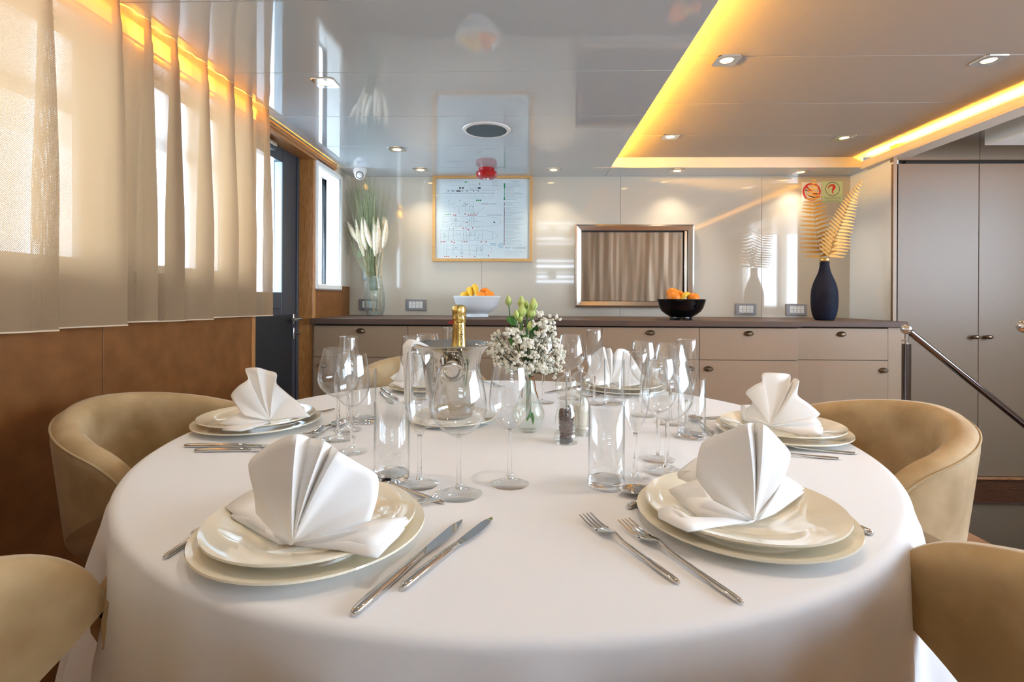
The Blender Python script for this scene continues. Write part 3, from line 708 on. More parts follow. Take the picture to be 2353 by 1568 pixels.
G().box(-.028, .028, -.009, -.0005, -.042, .042).obj('cover_plate', mat('pale_plate', (.5, .56, .6), .3), t, bevel=.003); G().box(-.014, .014, -.013, -.009, -.022, .022).obj('rocker', M['plastic'], t, bevel=.002)
tag(t, 'pale light switch on the back wall behind the dried stalks', 'switch')
p = ony(829, 583, YB)
t = G().box(-.024, .024, -.002, -.0004, -.028, .028).obj('sticker', M['label'], None, loc=(p.x, YB, p.z), smooth=0)
G().box(-.004, .020, -.003, -.0022, .006, .022).obj('red_mark', M['redp'], t, smooth=0)
tag(t, 'small pale green sticker on the wall behind the dried plumes', 'sticker')
# ------------------------------------------------------------------ wall signs
def ringpts(g, cx, cz, r0, r1, y, n=40):
    v = []; f = []
    for i in range(n):
        a = 2*PI*i/n; v += [(cx+r0*math.cos(a), y, cz+r0*math.sin(a)), (cx+r1*math.cos(a), y, cz+r1*math.sin(a))]
    for i in range(n): j = (i+1) % n; f.append((2*i, 2*i+1, 2*j+1, 2*j))
    g.add(v, f)
def quad(g, p, q, w_, y):
    p, q = Vector(p), Vector(q); d = (q-p).normalized(); n = Vector((-d.y, d.x))*w_/2
    g.add([(p.x-n.x, y, p.y-n.y), (q.x-n.x, y, q.y-n.y), (q.x+n.x, y, q.y+n.y), (p.x+n.x, y, p.y+n.y)], [(0, 1, 2, 3)])
def signs():
    a = ony(1842, 419, YB); b = ony(1887, 463, YB); W = b.x-a.x; h = a.z-b.z
    t = empty('no_smoking_sign', ((a.x+b.x)/2, YB, (a.z+b.z)/2))
    G().box(-W/2, W/2, -.002, -.0004, -h/2, h/2).obj('sticker_sheet', M['whitel'], t, smooth=0)
    g = G(); rr = W*.46; ringpts(g, 0, 0, rr*.80, rr, -.0034); quad(g, (-rr*.62, rr*.62), (rr*.62, -rr*.62), rr*.2, -.0036); g.obj('red_prohibition_ring', M['redp'], t, smooth=0)
    g = G(); quad(g, (-.045, .012), (.02, -.012), .010, -.003); quad(g, (.01, .02), (.045, .012), .004, -.003); quad(g, (-.03, -.02), (.0, -.03), .012, -.003); quad(g, (-.045, .02), (-.03, .03), .003, -.003)
    quad(g, (.02, -.012), (.045, -.02), .010, -.003); quad(g, (-.02, -.03), (.03, -.045), .008, -.003); g.obj('cigarette_pictogram', M['ink'], t, smooth=0)
    tag(t, 'round red no-smoking sticker half behind the left gold fern', 'sign')
    a = ony(1889, 417, YB); b = ony(1936, 465, YB); W = b.x-a.x; h = a.z-b.z
    t = empty('smoke_detector_sign', ((a.x+b.x)/2, YB, (a.z+b.z)/2))
    G().box(-W/2, W/2, -.002, -.0004, -h/2, h/2).obj('sticker_sheet', M['label'], t, smooth=0)
    cz = h*.13; g = G(); ringpts(g, 0, cz, W*.325, W*.35, -.003); g.obj('black_ring', M['ink'], t, smooth=0)
    # smoke plume mark
    pts = [(-.20, .02, .04), (-.19, .09, .055), (-.13, .16, .07), (-.03, .20, .09), (.06, .17, .13), (.085, .09, .15), (.04, .01, .11), (.0, -.07, .07), (-.01, -.14, .05), (.01, -.21, .035), (.05, -.27, .015)]
    v = []; f = []
    for k, (x, z, w_) in enumerate(pts):
        p0 = Vector(pts[max(k-1, 0)][:2]); p1 = Vector(pts[min(k+1, len(pts)-1)][:2]); d = (p1-p0).normalized(); n = Vector((-d.y, d.x))*w_/2
        v += [((x-n.x)*W, -.003, cz+(z-n.y)*W), ((x+n.x)*W, -.003, cz+(z+n.y)*W)]
        if k: f.append((2*k-2, 2*k-1, 2*k+1, 2*k))
    G().add(v, f).obj('red_smoke_mark', M['redp'], t, smooth=0)
    g = G()
    for k, s in enumerate(('PROSTORIJA ILI GRUPA PROSTORIJA', 'UPRAVLJANA DETEKTORIMA DIMA', 'SPACE OR GROUP OF SPACES', 'MONITORED BY SMOKE DETECTORS')):
        g.add(*textg(s, W*.050, (1, 0, 0), (0, 0, 1), (0, -.003, -h*.27-k*h*.063-(.01*h if k > 1 else 0))))
    g.obj('lettering', M['ink'], t, smooth=0, clean=False)
    tag(t, 'pale green sticker with a curved red smoke mark and small lettering', 'sign')
signs()

# ------------------------------------------------------------------ fruit bowls
def counterpt(px, py): return onz(px, py, ZK)
def bowl(px, py, w_, m, name, label):
    p = counterpt(px, py); s = w_/2
    prof = [(.0001, .006), (.40*s, .006), (.44*s, 0), (.50*s, 0), (.46*s, .08*s), (.46*s, .13*s), (.64*s, .23*s), (.80*s, .36*s), (.90*s, .52*s), (.96*s, .70*s), (.985*s, .79*s), (1.0*s, .82*s), (1.0*s, .88*s), (.965*s, .885*s), (.93*s, .80*s), (.83*s, .50*s), (.5*s, .25*s), (.0001, .2*s)]
    o = G().lathe(prof, 48).obj(name, m, None, loc=p, smooth=.9); tag(o, label, 'bowl'); return p, s
p, s = bowl(1096, 728, .322, M['bowlw'], 'fruit_bowl', 'white ceramic footed bowl holding bananas and oranges')
def orange(loc, r, label, grp):
    o = G().ball((0, 0, 0), r, 22, 14, .95).obj('orange', M['orange'], None, loc=loc)
    G().lathe([(.0001, .0), (.004, 0), (.003, .002), (.0001, .002)], 8).obj('stem_end', M['leaf'], o, loc=(r*.2, -r*.3, r*.88))
    tag(o, label, 'orange', grp)
def banana(p0, bend, L, r, label, grp, tilt=0.):
    """arc starting at p0, heading forward down"""
    pts = []; rr = []; n = 16
    for k in range(n+1):
        t = k/n; x = p0[0]+bend[0]*t+bend[3]*math.sin(PI*t); y = p0[1]+bend[1]*t; z = p0[2]+bend[2]*t+L*math.sin(PI*t)
        pts.append((x, y, z)); rr.append(r*min(1, .35+2.2*t)*min(1, .35+2.6*(1-t)))
    c = Vector(pts[0]); o = G().tube([Vector(q)-c for q in pts], rr, 6).obj('banana', M['banana'], None, loc=c, smooth=1.2)
    d = (Vector(pts[0])-Vector(pts[1])).normalized()
    G().tube([(0, 0, 0), d*.006, d*.022], [r*.35, r*.28, r*.22], 6).obj('stalk', M['tip'], o)
    e = Vector(pts[-1])-c; d = (Vector(pts[-1])-Vector(pts[-2])).normalized()
    G().tube([e, e+d*.006], [r*.34, r*.2], 6).obj('blossom_end', M['tip'], o)
    tag(o, label, 'banana', grp)
gf = 'fruit in the white bowl'
p.z += .018
orange(p+Vector((.052, .02, .148)), .037, 'orange at the back right of the white bowl', gf)
orange(p+Vector((.085, -.035, .128)), .036, 'orange at the front right of the white bowl', gf)
orange(p+Vector((.030, -.050, .122)), .034, 'orange low in the middle of the white bowl, beside the bananas', gf)
o = G().lathe([(.0001, -.036), (.008, -.034), (.022, -.024), (.029, -.005), (.027, .012), (.014, .028), (.006, .034), (.0001, .038)], 20).obj('lemon', M['lemon'], None, loc=p+Vector((-.085, -.01, .125)))
o.rotation_euler = (.3, 1.1, .2); tag(o, 'yellow lemon at the left of the white bowl', 'lemon')
banana(p+Vector((-.070, .035, .10)), (.035, -.10, .015, 0), .062, .019, 'banana lying left of another in the white bowl', gf)
banana(p+Vector((-.040, .045, .11)), (.045, -.11, .010, .0), .075, .0195, 'topmost banana in the middle of the white bowl', gf)
p, s = bowl(1565, 735, .288, M['bowlb'], 'fruit_bowl', 'glossy black footed bowl with oranges in front of the steel hatch')
gf = 'fruit in the black bowl'
p.z += .012
orange(p+Vector((-.048, .02, .150)), .038, 'topmost orange in the black bowl', gf)
orange(p+Vector((-.055, -.035, .122)), .040, 'orange at the front left of the black bowl', gf)
orange(p+Vector((-.008, .035, .135)), .038, 'orange behind the front ones in the black bowl', gf)
orange(p+Vector((.065, -.03, .118)), .038, 'orange at the right of the black bowl', gf)
banana(p+Vector((-.02, -.052, .10)), (.085, .045, .012, 0), .038, .017, 'banana lying across the black bowl', gf)

# ------------------------------------------------------------------ navy vase and gold ferns
p = counterpt(1894, 736); yv = p.y
prof = [(.0001, 0), (.048, 0), (.056, .008), (.068, .04), (.0745, .09), (.0755, .14), (.072, .19), (.061, .235), (.046, .272), (.034, .305), (.0275, .34), (.026, .372), (.022, .372), (.022, .33), (.05, .22), (.0001, .10)]
prof = prof[:2]+crom(prof[2:12])+prof[12:]
v = G().lathe(prof, 64).obj('vase', M['navy'], None, loc=p, smooth=.9)
G().lathe([(.0268, .366), (.029, .370), (.029, .384), (.0268, .388), (.020, .388), (.020, .366)], 32, close=True).obj('neck_ring', M['goldrim'], v)
tag(v, 'matte dark navy bottle vase with a gold rim on the worktop', 'vase')
def fern(base, ctrl, n, maxl, label, lean):
    pts = [ony(px, py, yv+dy) for px, py, dy in ctrl]
    P = []
    for i in range(len(pts)-1):
        for k in range(8):
            P.append(pts[i].lerp(pts[i+1], k/8))
    P.append(pts[-1]); c = P[0].copy()
    o = G().tube([q-c for q in P], [.0022*(1-.7*i/len(P)) for i in range(len(P))], 6).obj('fern_frond', M['goldfern'], None, loc=c)
    st = P[8*base:]; tot = len(st)-1; g = G()
    for i in range(n):
        s = i/(n-1); q = st[min(int(s*tot), tot-1)].lerp(st[min(int(s*tot)+1, tot)], s*tot-int(s*tot)) if s < 1 else st[-1]
        k = min(int(s*tot), tot-1); T = (st[k+1]-st[k]).normalized()
        Lf = maxl*(1-.90*s**1.25)*(.82+.18*math.sin(PI*min(1, s*3)/1.0) if s < .33 else 1)
        for sd in (-1, 1):
            side = T.cross(Vector((0, -1, 0))).normalized()*sd
            D = (side*.95+T*.26+Vector((0, -.25*lean*sd-.1, 0))).normalized(); N = D.cross(T).normalized(); W = D.cross(N).normalized()
            m = max(5, int(Lf/.0055)); v_ = []; f_ = []
            # serrated pinna
            for a in range(m+1):
                u = a/m; wd = .0155*max(0, 1-u)**.6*(.55+.45*min(1, u*5))*(.55+.45*Lf/maxl); 
                b0 = q-c+D*(Lf*u)+Vector((0, 0, -.006*u*u))
                v_ += [b0-W*wd*.6, b0+W*wd*.6]
                if a < m:
                    nb = q-c+D*(Lf*(u+.85/m)); f0 = len(v_)
                    tipo = D*(Lf/m*.5)
                    g.add([b0-W*wd*.2, nb-W*wd*.2, nb-W*wd+tipo], [(0, 1, 2)]); g.add([b0+W*wd*.2, nb+W*wd*.2, nb+W*wd+tipo], [(0, 1, 2)])
            for a in range(m): f_.append((2*a, 2*a+1, 2*a+3, 2*a+2))
            g.add(v_, f_)
    g.obj('leaflets', M['goldfern'], o, smooth=0, solid=.0008, clean=False)
    tag(o, label, 'fern frond', 'gold ferns in the navy vase')
fern(1, [(1890, 640, 0), (1884, 590, .0), (1877, 540, -.01), (1871, 490, -.01), (1867, 450, .0), (1871, 415, .01)], 21, .118, 'upright gold fern frond leaning left in the navy vase', 1)
fern(1, [(1898, 640, 0), (1905, 588, -.02), (1921, 545, -.03), (1938, 500, -.04), (1955, 458, -.05), (1978, 418, -.05)], 25, .125, 'gold fern frond leaning right in the navy vase', -1)

# ------------------------------------------------------------------ crackle vase with dried grasses
q = ray(861, 722); p = Vector((q.x/q.y*3.60, 3.60, ZK)); yv2 = p.y; sc_ = .150*3.35/.15/1176.5*1  # metres per pixel at this distance
mpp = (YB-.25)/F
prof = [(.0001, 0), (.050, 0), (.058, .006), (.070, .05), (.0725, .085), (.069, .14), (.060, .20), (.052, .25), (.050, .28)]
prof = prof[:2]+crom(prof[2:])
g = G().lathe(prof+[(.047, .28), (.049, .25), (.057, .20), (.066, .14), (.0695, .085), (.067, .05), (.055, .010), (.0001, .008)], 40)
tag(g.obj('vase', M['crackle'], None, loc=p, smooth=.9), 'tall crackled clear glass vase holding dried plumes', 'vase')
def pathpt(px, py, dy=0): return ony(px, py, yv2+dy)
plumes = [(798, 508, 828, 560, 858), (818, 505, 838, 590, 862), (832, 500, 842, 575, 860), (845, 505, 852, 585, 862), (838, 503, 856, 572, 866), (853, 498, 858, 580, 866), (858, 498, 862, 590, 868), (868, 500, 866, 585, 868), (880, 498, 872, 588, 869), (888, 505, 880, 572, 870), (884, 500, 878, 560, 872)]
proto = None
for i, (tx, ty, bx_, by_, ex) in enumerate(plumes):
    dy = R.uniform(-.03, .03); a = pathpt(tx, ty, dy); b = pathpt(bx_, by_, dy*.5); e = pathpt(ex+R.uniform(-6, 6), 716, R.uniform(-.01, .01))
    e.z = max(e.z, ZK+.012)
    m_ = b.lerp(e, .5)
    t = empty('plume_stalk', e)
    G().tube([(0, 0, 0), m_-e+Vector((.004, 0, 0)), b-e, a.lerp(b, .5)-e], [.0022, .002, .0018, .001], 6).obj('stem', M['stalk'], t)
    pts = []; rr = []
    for k in range(15):
        s = k/14; q = b.lerp(a, s)+Vector(((.006 if tx > 850 else -.006)*math.sin(PI*s), 0, 0)); pts.append(q-e)
        rr.append(max(.0015, .025*max(0, math.sin(PI*min(1, s*.93+.05)))**.7*(1-.45*s)))
    g = G().tube(pts, rr, 12)
    for k in range(240):
        s = R.random(); j = min(int(s*14), 13); q = pts[j].lerp(pts[j+1], s*14-j); r_ = rr[j]; an = R.uniform(0, 2*PI)
        d = Vector((math.cos(an), math.sin(an), 0)); T = (a-b).normalized(); o_ = q+d*r_*.7; e_ = o_+d*.006+T*.012; n_ = T.cross(d)*.0006
        g.add([o_-n_, o_+n_, e_], [(0, 1, 2)])
    g.obj('plume', M['plume'], t, clean=False, smooth=1.5)
    tag(t, ['cream plume leaning furthest left in the crackle vase', 'white plume second from the left, close to the leaning one', 'white plume third from the left in the crackle vase', 'pale plume fourth from the left, upright before the grass',
            'tan plume crossing behind the fourth one, tip leaning left', 'straight plume left of the tallest white one', 'tallest white plume at the middle of the bunch', 'upright white plume just right of the tallest one',
            'cream plume second from the right in the crackle vase', 'golden plume at the right edge of the bunch', 'long pale plume between the golden one and the middle ones'][i],
        'dried plume', 'dried plumes in the crackle vase')
g = G(); c = pathpt(860, 716)
for k in range(170):
    tx = R.gauss(838, 21) if k % 6 else R.uniform(785, 905); ty = R.uniform(402, 440)+abs(tx-845)*.12
    if tx > 880: ty += 10
    if tx < 798 and k % 2: tx += 25
    dy = R.uniform(-.06, .08); ex = 858+R.uniform(-8, 10)
    a = pathpt(tx, ty, dy); m1 = pathpt(ex+(tx-ex)*.32, 600, dy*.3); e = pathpt(ex, 668, R.uniform(-.015, .015))
    m2 = m1.lerp(a, .5)+Vector((-(tx-850)*.00010, 0, 0))
    g.tube([e-c, m1-c, m2-c, a-c], [.0008, .0009, .0011, .0004], 3)
for (tx, ty) in ((762, 415), (769, 470), (776, 442), (912, 425), (780, 500)):
    a = pathpt(tx, ty, -.02); e = pathpt(860, 670); m1 = pathpt(860+(tx-860)*.45, 590, -.01); g.tube([e-c, m1-c, a-c], [.001, .001, .0004], 4)
o = g.obj('reed_grass', M['reed'], None, loc=c, clean=False); tag(o, 'dense fan of thin green-brown grass rising behind the plumes', 'dried grass', kind='stuff')

# ------------------------------------------------------------------ table, cloth
TC = Vector((-.034, 1.294, 0)); TR = .80
t = empty('dining_table', TC)
G().lathe([(.0001, .710), (TR-.012, .710), (TR-.006, .716), (TR-.006, .744), (.0001, .744)], 64).obj('tabletop', M['darkwood'], t)
G().lathe([(.30, 0), (.30, .02), (.06, .05), (.05, .10), (.05, .708)], 32).obj('pedestal', M['blackm'], t)
tag(t, 'round dining table hidden under the white tablecloth', 'table')
SEATANG = {}
def cloth():
    rows = []; n = 288
    for r_ in [.02, .15, .3, .45, .6, .7, .76, .785]:
        rows.append([(r_*math.cos(2*PI*i/n), r_*math.sin(2*PI*i/n), .75) for i in range(n)])
    for a in (20, 45, 70, 90):
        q = math.radians(a); rr = TR-.012+.014*math.sin(q); z = .75-.014+.014*math.cos(q)
        rows.append([(rr*math.cos(2*PI*i/n), rr*math.sin(2*PI*i/n), z) for i in range(n)])
    def ridge(x): return 1.6*(1-abs(math.sin(x/2)))**1.7-.45
    def fold(th):
        return .75*ridge(15*th+.8+.7*math.sin(2*th))+.5*ridge(23*th+2.1+1.2*math.sin(3*th))+.18*math.sin(41*th+1)
    for k in range(1, 23):
        s = k/22; row = []
        for i in range(n):
            th = 2*PI*i/n; fl = .085*s**1.1*chair_free(th)+.006; am = .030*(.7+.5*s)*(.75+.25*chair_free(th))
            rr = TR+fl+am*fold(th+.05*s)*min(1, s*3.2)**.8; z = .736-.445*s-.012*math.sin(4*th)*s
            row.append((rr*math.cos(th), rr*math.sin(th), z))
        rows.append(row)
    rows[0:0] = [[(0, 0, .75)]*n]
    o = G().grid(rows, True).obj('tablecloth', M['cloth'], None, loc=TC, smooth=3, solid=.0012)
    tag(o, 'white cloth draped to near the floor over the round table', 'tablecloth')
CH = []   # chair angles
def chair_free(th):
    k = 1.
    for a in CH:
        d = abs((th-a+PI) % (2*PI)-PI); k = min(k, min(1, max(0, (d-.20)/.22)))
    return k

# ------------------------------------------------------------------ chairs
def make_chair(label):
    """origin: floor below the centre of the tub, opening towards +Y; back at -Y"""
    t = empty('dining_chair'); NS = 64; NV = 26; g = G(); rows = []
    for i in range(NS+1):
        s = -1+2*i/NS; a_ = abs(s); zb = .40+.265*max(0, (a_-.12)/.88)**.9
        ztop = .723+.104*(1-a_**1.7)
        # rounded corner of the arm end
        c = max(0, (a_-.74)/.26); ztop -= .080*(1-math.sqrt(max(0, 1-c*c))); c = max(0, (a_-.86)/.14); zb += .035*(1-math.sqrt(max(0, 1-c*c)))
        row = []
        for j in range(NV):
            # cross-section loop: outer bottom -> outer top -> round -> inner top -> inner bottom
            k = j/(NV-1)
            if k < .42: u = k/.42; h = zb+(ztop-.028-zb)*u; off = 1.; 
            elif k < .58:
                w_ = (k-.42)/.16*PI; h = ztop-.028+.028*math.sin(w_); off = math.cos(w_)
            else: u = 1-(k-.58)/.42; h = zb+(ztop-.028-zb)*u; off = -1.
            hh = (h-.40)/.42
            Rm = .212+.040*hh; th_ = .026+.004*hh
            rad = Rm+th_*off
            ph = s*math.radians(70+34*max(0, min(1, hh*1.15))**.8)
            x = rad*math.sin(ph)*1.03; y = -rad*math.cos(ph)
            y2 = y+.02*(a_**3)
            row.append((x, y2, h))
        rows.append(row)
    g.grid(rows, True); k = len(g.v)
    for e in (0, NS):
        base = e*NV; mid = [Vector(g.v[base+j]) for j in range(NV)]
        m = NV//2
        for j in range(m-1):
            a0, a1, b1, b0 = base+j, base+j+1, base+NV-2-j, base+NV-1-j
            g.f.append((a0, a1, b1, b0) if e == 0 else (b0, b1, a1, a0))
    g.obj('shell', M['velvet'], t, smooth=1.1)
    # piping along the inner top edge
    pp = [Vector(r_[int(NV*.455)])+Vector((0, 0, .0015)) for r_ in rows[1:-1]]
    G().tube(pp, .0022, 6).obj('piping', M['piping'], t)
    G().lathe([(.0001, .395), (.17, .395), (.188, .41), (.190, .455), (.18, .475), (.14, .485), (.0001, .487)], 40, c=(0, .0, 0)).obj('seat', M['velvet'], t)
    for sx_, sy_ in ((-1, -1), (1, -1), (-1, 1), (1, 1)):
        G().tube([(sx_*.15, sy_*.14, .397), (sx_*.235, sy_*.215, .0)], [.017, .011], 10).obj('leg', M['blackm'], t)
    return tag(t, label, 'chair', 'velvet tub chairs around the table')
def seat(angdeg, rad, label, rot=None, at=None, first=[None]):
    a = math.radians(angdeg); loc = Vector((TC.x+rad*math.cos(a), TC.y+rad*math.sin(a), 0))
    if at: loc = Vector((*at, 0)); a = math.atan2(at[1]-TC.y, at[0]-TC.x)
    if first[0] is None: first[0] = c = make_chair(label)
    else: c = dup(first[0]); c['label'] = label
    c.location = loc; c.rotation_euler = (0, 0, (a if rot is None else math.radians(rot))+PI/2); CH.append(a)
seat(180, .812, 'beige velvet tub chair at the left of the table, below the curtain')
seat(0, .79, 'beige velvet tub chair at the right of the table, near the stair rail')
seat(0, 0, 'beige velvet chair in the near left corner, only its arm end in view', 236, (-.391, .512))
seat(0, 0, 'pale velvet chair in the near right corner beside the cloth', 306, (.350, .585))
seat(116, .86, 'beige velvet chair at the far side behind the steel wine bucket')
cloth()

# ------------------------------------------------------------------ plates
def mkplate(name, r, h, label):
    th = .004
    prof = [(.0001, .0015), (.52*r, .0015), (.56*r, 0), (.60*r, .001), (.66*r, h*.35), (.985*r, h-.003), (1.0*r, h-.001), (.995*r, h+.0015), (.96*r, h+.0005), (.67*r, h*.35+th), (.60*r, .0055), (.0001, .0050)]
    return tag(G().lathe(prof, 72).obj(name, M['china'], None, smooth=.9), label, 'plate')
settings = {}
pl = {'fl': (onz(717, 1238, ZT), 'front left'), 'fr': (onz(1711, 1182, ZT), 'front right'), 'l': (onz(593, 984, ZT), 'left'), 'r': (onz(1795, 994, ZT), 'right'), 'bl': (onz(985, 896, ZT), 'far left'), 'br': (onz(1412, 900, ZT), 'far right')}
# adjust so that the near rim matches (radius .158)
yy_ = {'fl': .704, 'fr': .772, 'l': 1.305, 'r': 1.275, 'bl': 1.87, 'br': 1.87}
c0 = s0 = None
for k, (p, nm) in pl.items():
    px = {'fl': 722, 'fr': 1705, 'l': 593, 'r': 1795, 'bl': 990, 'br': 1430}[k]
    d = ray(px, 1000); y = yy_[k]; p = Vector((d.x/d.y*y, y, ZT+.0012)); settings[k] = p
    if c0 is None: c0 = mkplate('charger_plate', .152, .016, ''); s0 = mkplate('dinner_plate', .139, .017, '')
    a, b = (c0, s0) if k == 'fl' else (dup(c0), dup(s0))
    a.location = p; b.location = p+Vector((0, 0, .0125))
    a['label'] = 'larger cream charger plate under the %s plate stack' % nm; b['label'] = 'upper cream plate of the %s setting, under a folded napkin' % nm
    a['group'] = 'charger plates on the table'; b['group'] = 'upper plates under the napkins'
ZPL = ZT+.0012+.0125+.008    # flat of upper plate

# ------------------------------------------------------------------ napkins
def psurf(q):
    c = min(settings.values(), key=lambda k: (k-q).xy.length); r_ = (c-q).xy.length; b = ZT+.0137
    if r_ < .083: return b+.005
    if r_ < .093: return b+.005+.005*(r_-.083)/.010
    return b+.010+.0080*min(1, (r_-.093)/.046)
def rest(px, py, z, O):
    q = onz(px, py, ZPL+z)
    for _ in range(4): q = onz(px, py, max(ZPL+z, psurf(q)+.0030+max(0, z)*.12))
    return q
def napkin(O, depth0, spokes, wings, label, thick=.0022):
    """O pixel of the pinch point; spokes: (px,py,dy) fan rim; wings: list of (list of (px,py,z))"""
    o = onz(O[0], O[1], ZPL+.006) if depth0 is None else ony(O[0], O[1], depth0)
    g = G(); K = 10
    rim = [ony(px, py, o.y+dy) for px, py, dy in spokes]
    rows = []
    for k in range(K+1):
        s = k/K; row = []
        for i, q in enumerate(rim):
            p = o.lerp(q, s); b = math.sin(PI*s)
            p += Vector((0, -.007*b, .002*b))
            row.append(p-o)
        rows.append(row)
    # interpolate between spokes so that each pleat is softly curved
    def dens(row):
        out = []; N_ = len(row)
        for i in range(N_-1):
            a, b, c, d = row[max(i-1, 0)], row[i], row[i+1], row[min(i+2, N_-1)]
            for q in range(4):
                t = q/4; cr = .5*((2*b)+(c-a)*t+(2*a-5*b+4*c-d)*t*t+(3*b-a-3*c+d)*t**3)
                out.append(b.lerp(c, t).lerp(cr, .75))
        out.append(row[-1]); return out
    R2 = [dens(r_) for r_ in rows]; R2[0] = [Vector((0, 0, 0))]*len(R2[0])
    g.grid(R2)
    for wg in wings:
        P = [(rest(px, py, z, O) if zz is None else Vector((0, 0, 0))) for px, py, z, zz in [(*w_, None) if len(w_) == 3 else w_ for w_ in wg]]
        c = sum(P, Vector((0, 0, 0)))/len(P)
        v = [q-o for q in P]; n_ = len(v)
        # subdivided fan surface with a slight puff
        mid = c-o+Vector((0, 0, .003)); V = []
        for i in range(n_):
            a, b, c2, d = v[i-1], v[i], v[(i+1) % n_], v[(i+2) % n_]
            for q in range(3):
                t = q/3; cr = .5*((2*b)+(c2-a)*t+(2*a-5*b+4*c2-d)*t*t+(3*b-a-3*c2+d)*t**3); V.append(b.lerp(c2, t).lerp(cr, .35))
        m_ = len(V); vv = [mid]+[mid.lerp(q, .5)+Vector((0, 0, .0012)) for q in V]+V
        ff = [(0, 1+i, 1+(i+1) % m_) for i in range(m_)]+[(1+i, 1+m_+i, 1+m_+(i+1) % m_, 1+(i+1) % m_) for i in range(m_)]
        g.add(vv, ff)
    ob = g.obj('napkin', M['napkin'], None, loc=o, smooth=.5, solid=thick, sub=0)
    tag(ob, label, 'napkin', 'folded white napkins on the plates')
    return ob
# front left
napkin((672, 1249), None,
    [(590, 1180, .035), (585, 1135, .04), (572, 1067, .045), (600, 1036, .04), (640, 1012, .025), (682, 998, .008), (712, 1006, .035), (746, 1014, .010), (762, 1026, .045), (777, 1037, .012), (822, 1064, .03), (867, 1092, .035), (868, 1140, .03), (852, 1196, .012)],
    [[(518, 1166, .006), (592, 1120, .012), (640, 1150, .02), (680, 1240, .006), (666, 1252, .004), (600, 1220, .003)],
     [(530, 1186, .001), (600, 1150, .004), (690, 1240, .003), (640, 1251, .001), (575, 1215, 0)],
     [(672, 1250, .004), (760, 1215, .02), (858, 1196, .020), (935, 1190, .022), (900, 1225, .010), (860, 1262, .006), (760, 1256, .004)],
     [(672, 1252, .002), (780, 1230, .006), (936, 1194, .012), (930, 1208, .006), (868, 1281, .001), (780, 1264, 0)],
     [(672, 1253, .0), (800, 1225, .002), (930, 1215, .003), (866, 1276, -.001), (770, 1262, -.001)]],
    'fan-folded white napkin on the front left plates')
# front right
napkin((1732, 1196), None,
    [(1640, 1150, .02), (1600, 1095, .03), (1612, 1020, .04), (1660, 995, .03), (1716, 973, .006), (1733, 974, .03), (1753, 974, .008), (1785, 1005, .03), (1815, 1042, .04), (1806, 1085, .035), (1795, 1112, .02)],
    [[(1536, 1126, .016), (1600, 1103, .035), (1660, 1090, .03), (1740, 1192, .006), (1700, 1206, .003), (1610, 1190, .004), (1555, 1150, .006)],
     [(1513, 1172, .018), (1540, 1165, .022), (1580, 1200, .010), (1732, 1198, .004), (1640, 1212, .001), (1580, 1222, .001), (1514, 1190, .008)],
     [(1558, 1085, .03), (1606, 1050, .05), (1622, 1090, .045), (1600, 1115, .025), (1560, 1100, .02)],
     [(1732, 1198, .004), (1770, 1120, .03), (1800, 1092, .035), (1847, 1124, .018), (1800, 1160, .008)],
     [(1732, 1199, .001), (1790, 1150, .006), (1847, 1130, .010), (1840, 1138, .006), (1780, 1182, .001)]],
    'fan-folded white napkin on the front right plates')
# left
napkin((621, 967), None,
    [(560, 955, -.02), (548, 940, -.01), (531, 910, .0), (548, 888, .0), (571, 871, .01), (564, 848, .035), (590, 845, .02), (612, 851, .04), (635, 858, .02), (635, 882, .05), (664, 908, .06), (685, 925, .04), (713, 958, .02)],
    [[(502, 974, .006), (555, 948, .02), (575, 952, .012), (621, 968, .004), (560, 977, .003)],
     [(506, 984, .003), (620, 970, .003), (600, 978, .001), (552, 986, 0)],
     [(510, 988, -.001), (570, 980, .001), (622, 972, 0), (575, 986, -.002), (552, 991, -.003)]],
    'pointed white napkin standing on the left plates')
# right
napkin((1768, 978), None,
    [(1716, 962, .03), (1712, 945, .04), (1730, 925, .04), (1714, 902, .035), (1735, 885, .03), (1751, 877, .03), (1753, 858, .04), (1790, 858, .035), (1815, 862, .04), (1815, 885, .01), (1825, 870, .03), (1836, 876, .0), (1832, 908, -.005), (1858, 928, -.01), (1884, 952, -.01), (1868, 962, -.02)],
    [[(1702, 933, .015), (1730, 932, .022), (1765, 955, .012), (1768, 979, .004), (1706, 965, .005)],
     [(1768, 979, .004), (1838, 966, .010), (1872, 958, .018), (1888, 978, .010), (1842, 984, .006)],
     [(1768, 981, .002), (1840, 980, .004), (1890, 982, .008), (1888, 998, .000), (1842, 1000, -.001)]],
    'fan-folded white napkin on the right plates')
# far left (partly behind the bucket)
napkin((960, 884), None,
    [(905, 875, .0), (918, 850, .0), (920, 832, .02), (930, 818, .01), (945, 812, .03), (962, 816, .01), (985, 822, .03), (1000, 840, .02), (1008, 865, .0)],
    [[(897, 868, .016), (930, 850, .022), (965, 880, .004), (925, 886, .004)], [(899, 880, .010), (930, 870, .010), (965, 884, .002), (925, 891, 0)]],
    'white napkin on the far left plates, beside the wine bucket')
# far right
napkin((1405, 880), None,
    [(1345, 872, .02), (1352, 850, .03), (1358, 820, .03), (1384, 798, .01), (1392, 802, .03), (1402, 800, .01), (1410, 815, .035), (1420, 802, .02), (1440, 805, .03), (1455, 825, .02), (1470, 850, .01), (1478, 872, .0)],
    [[(1340, 868, .010), (1372, 850, .022), (1405, 880, .004), (1370, 886, .002)], [(1405, 881, .004), (1440, 868, .016), (1482, 862, .018), (1484, 872, .008), (1440, 884, .002)],
     [(1405, 882, .001), (1450, 876, .006), (1482, 874, .008), (1480, 882, .001), (1440, 888, 0)]],
    'white napkin on the far right plates behind the tumbler')

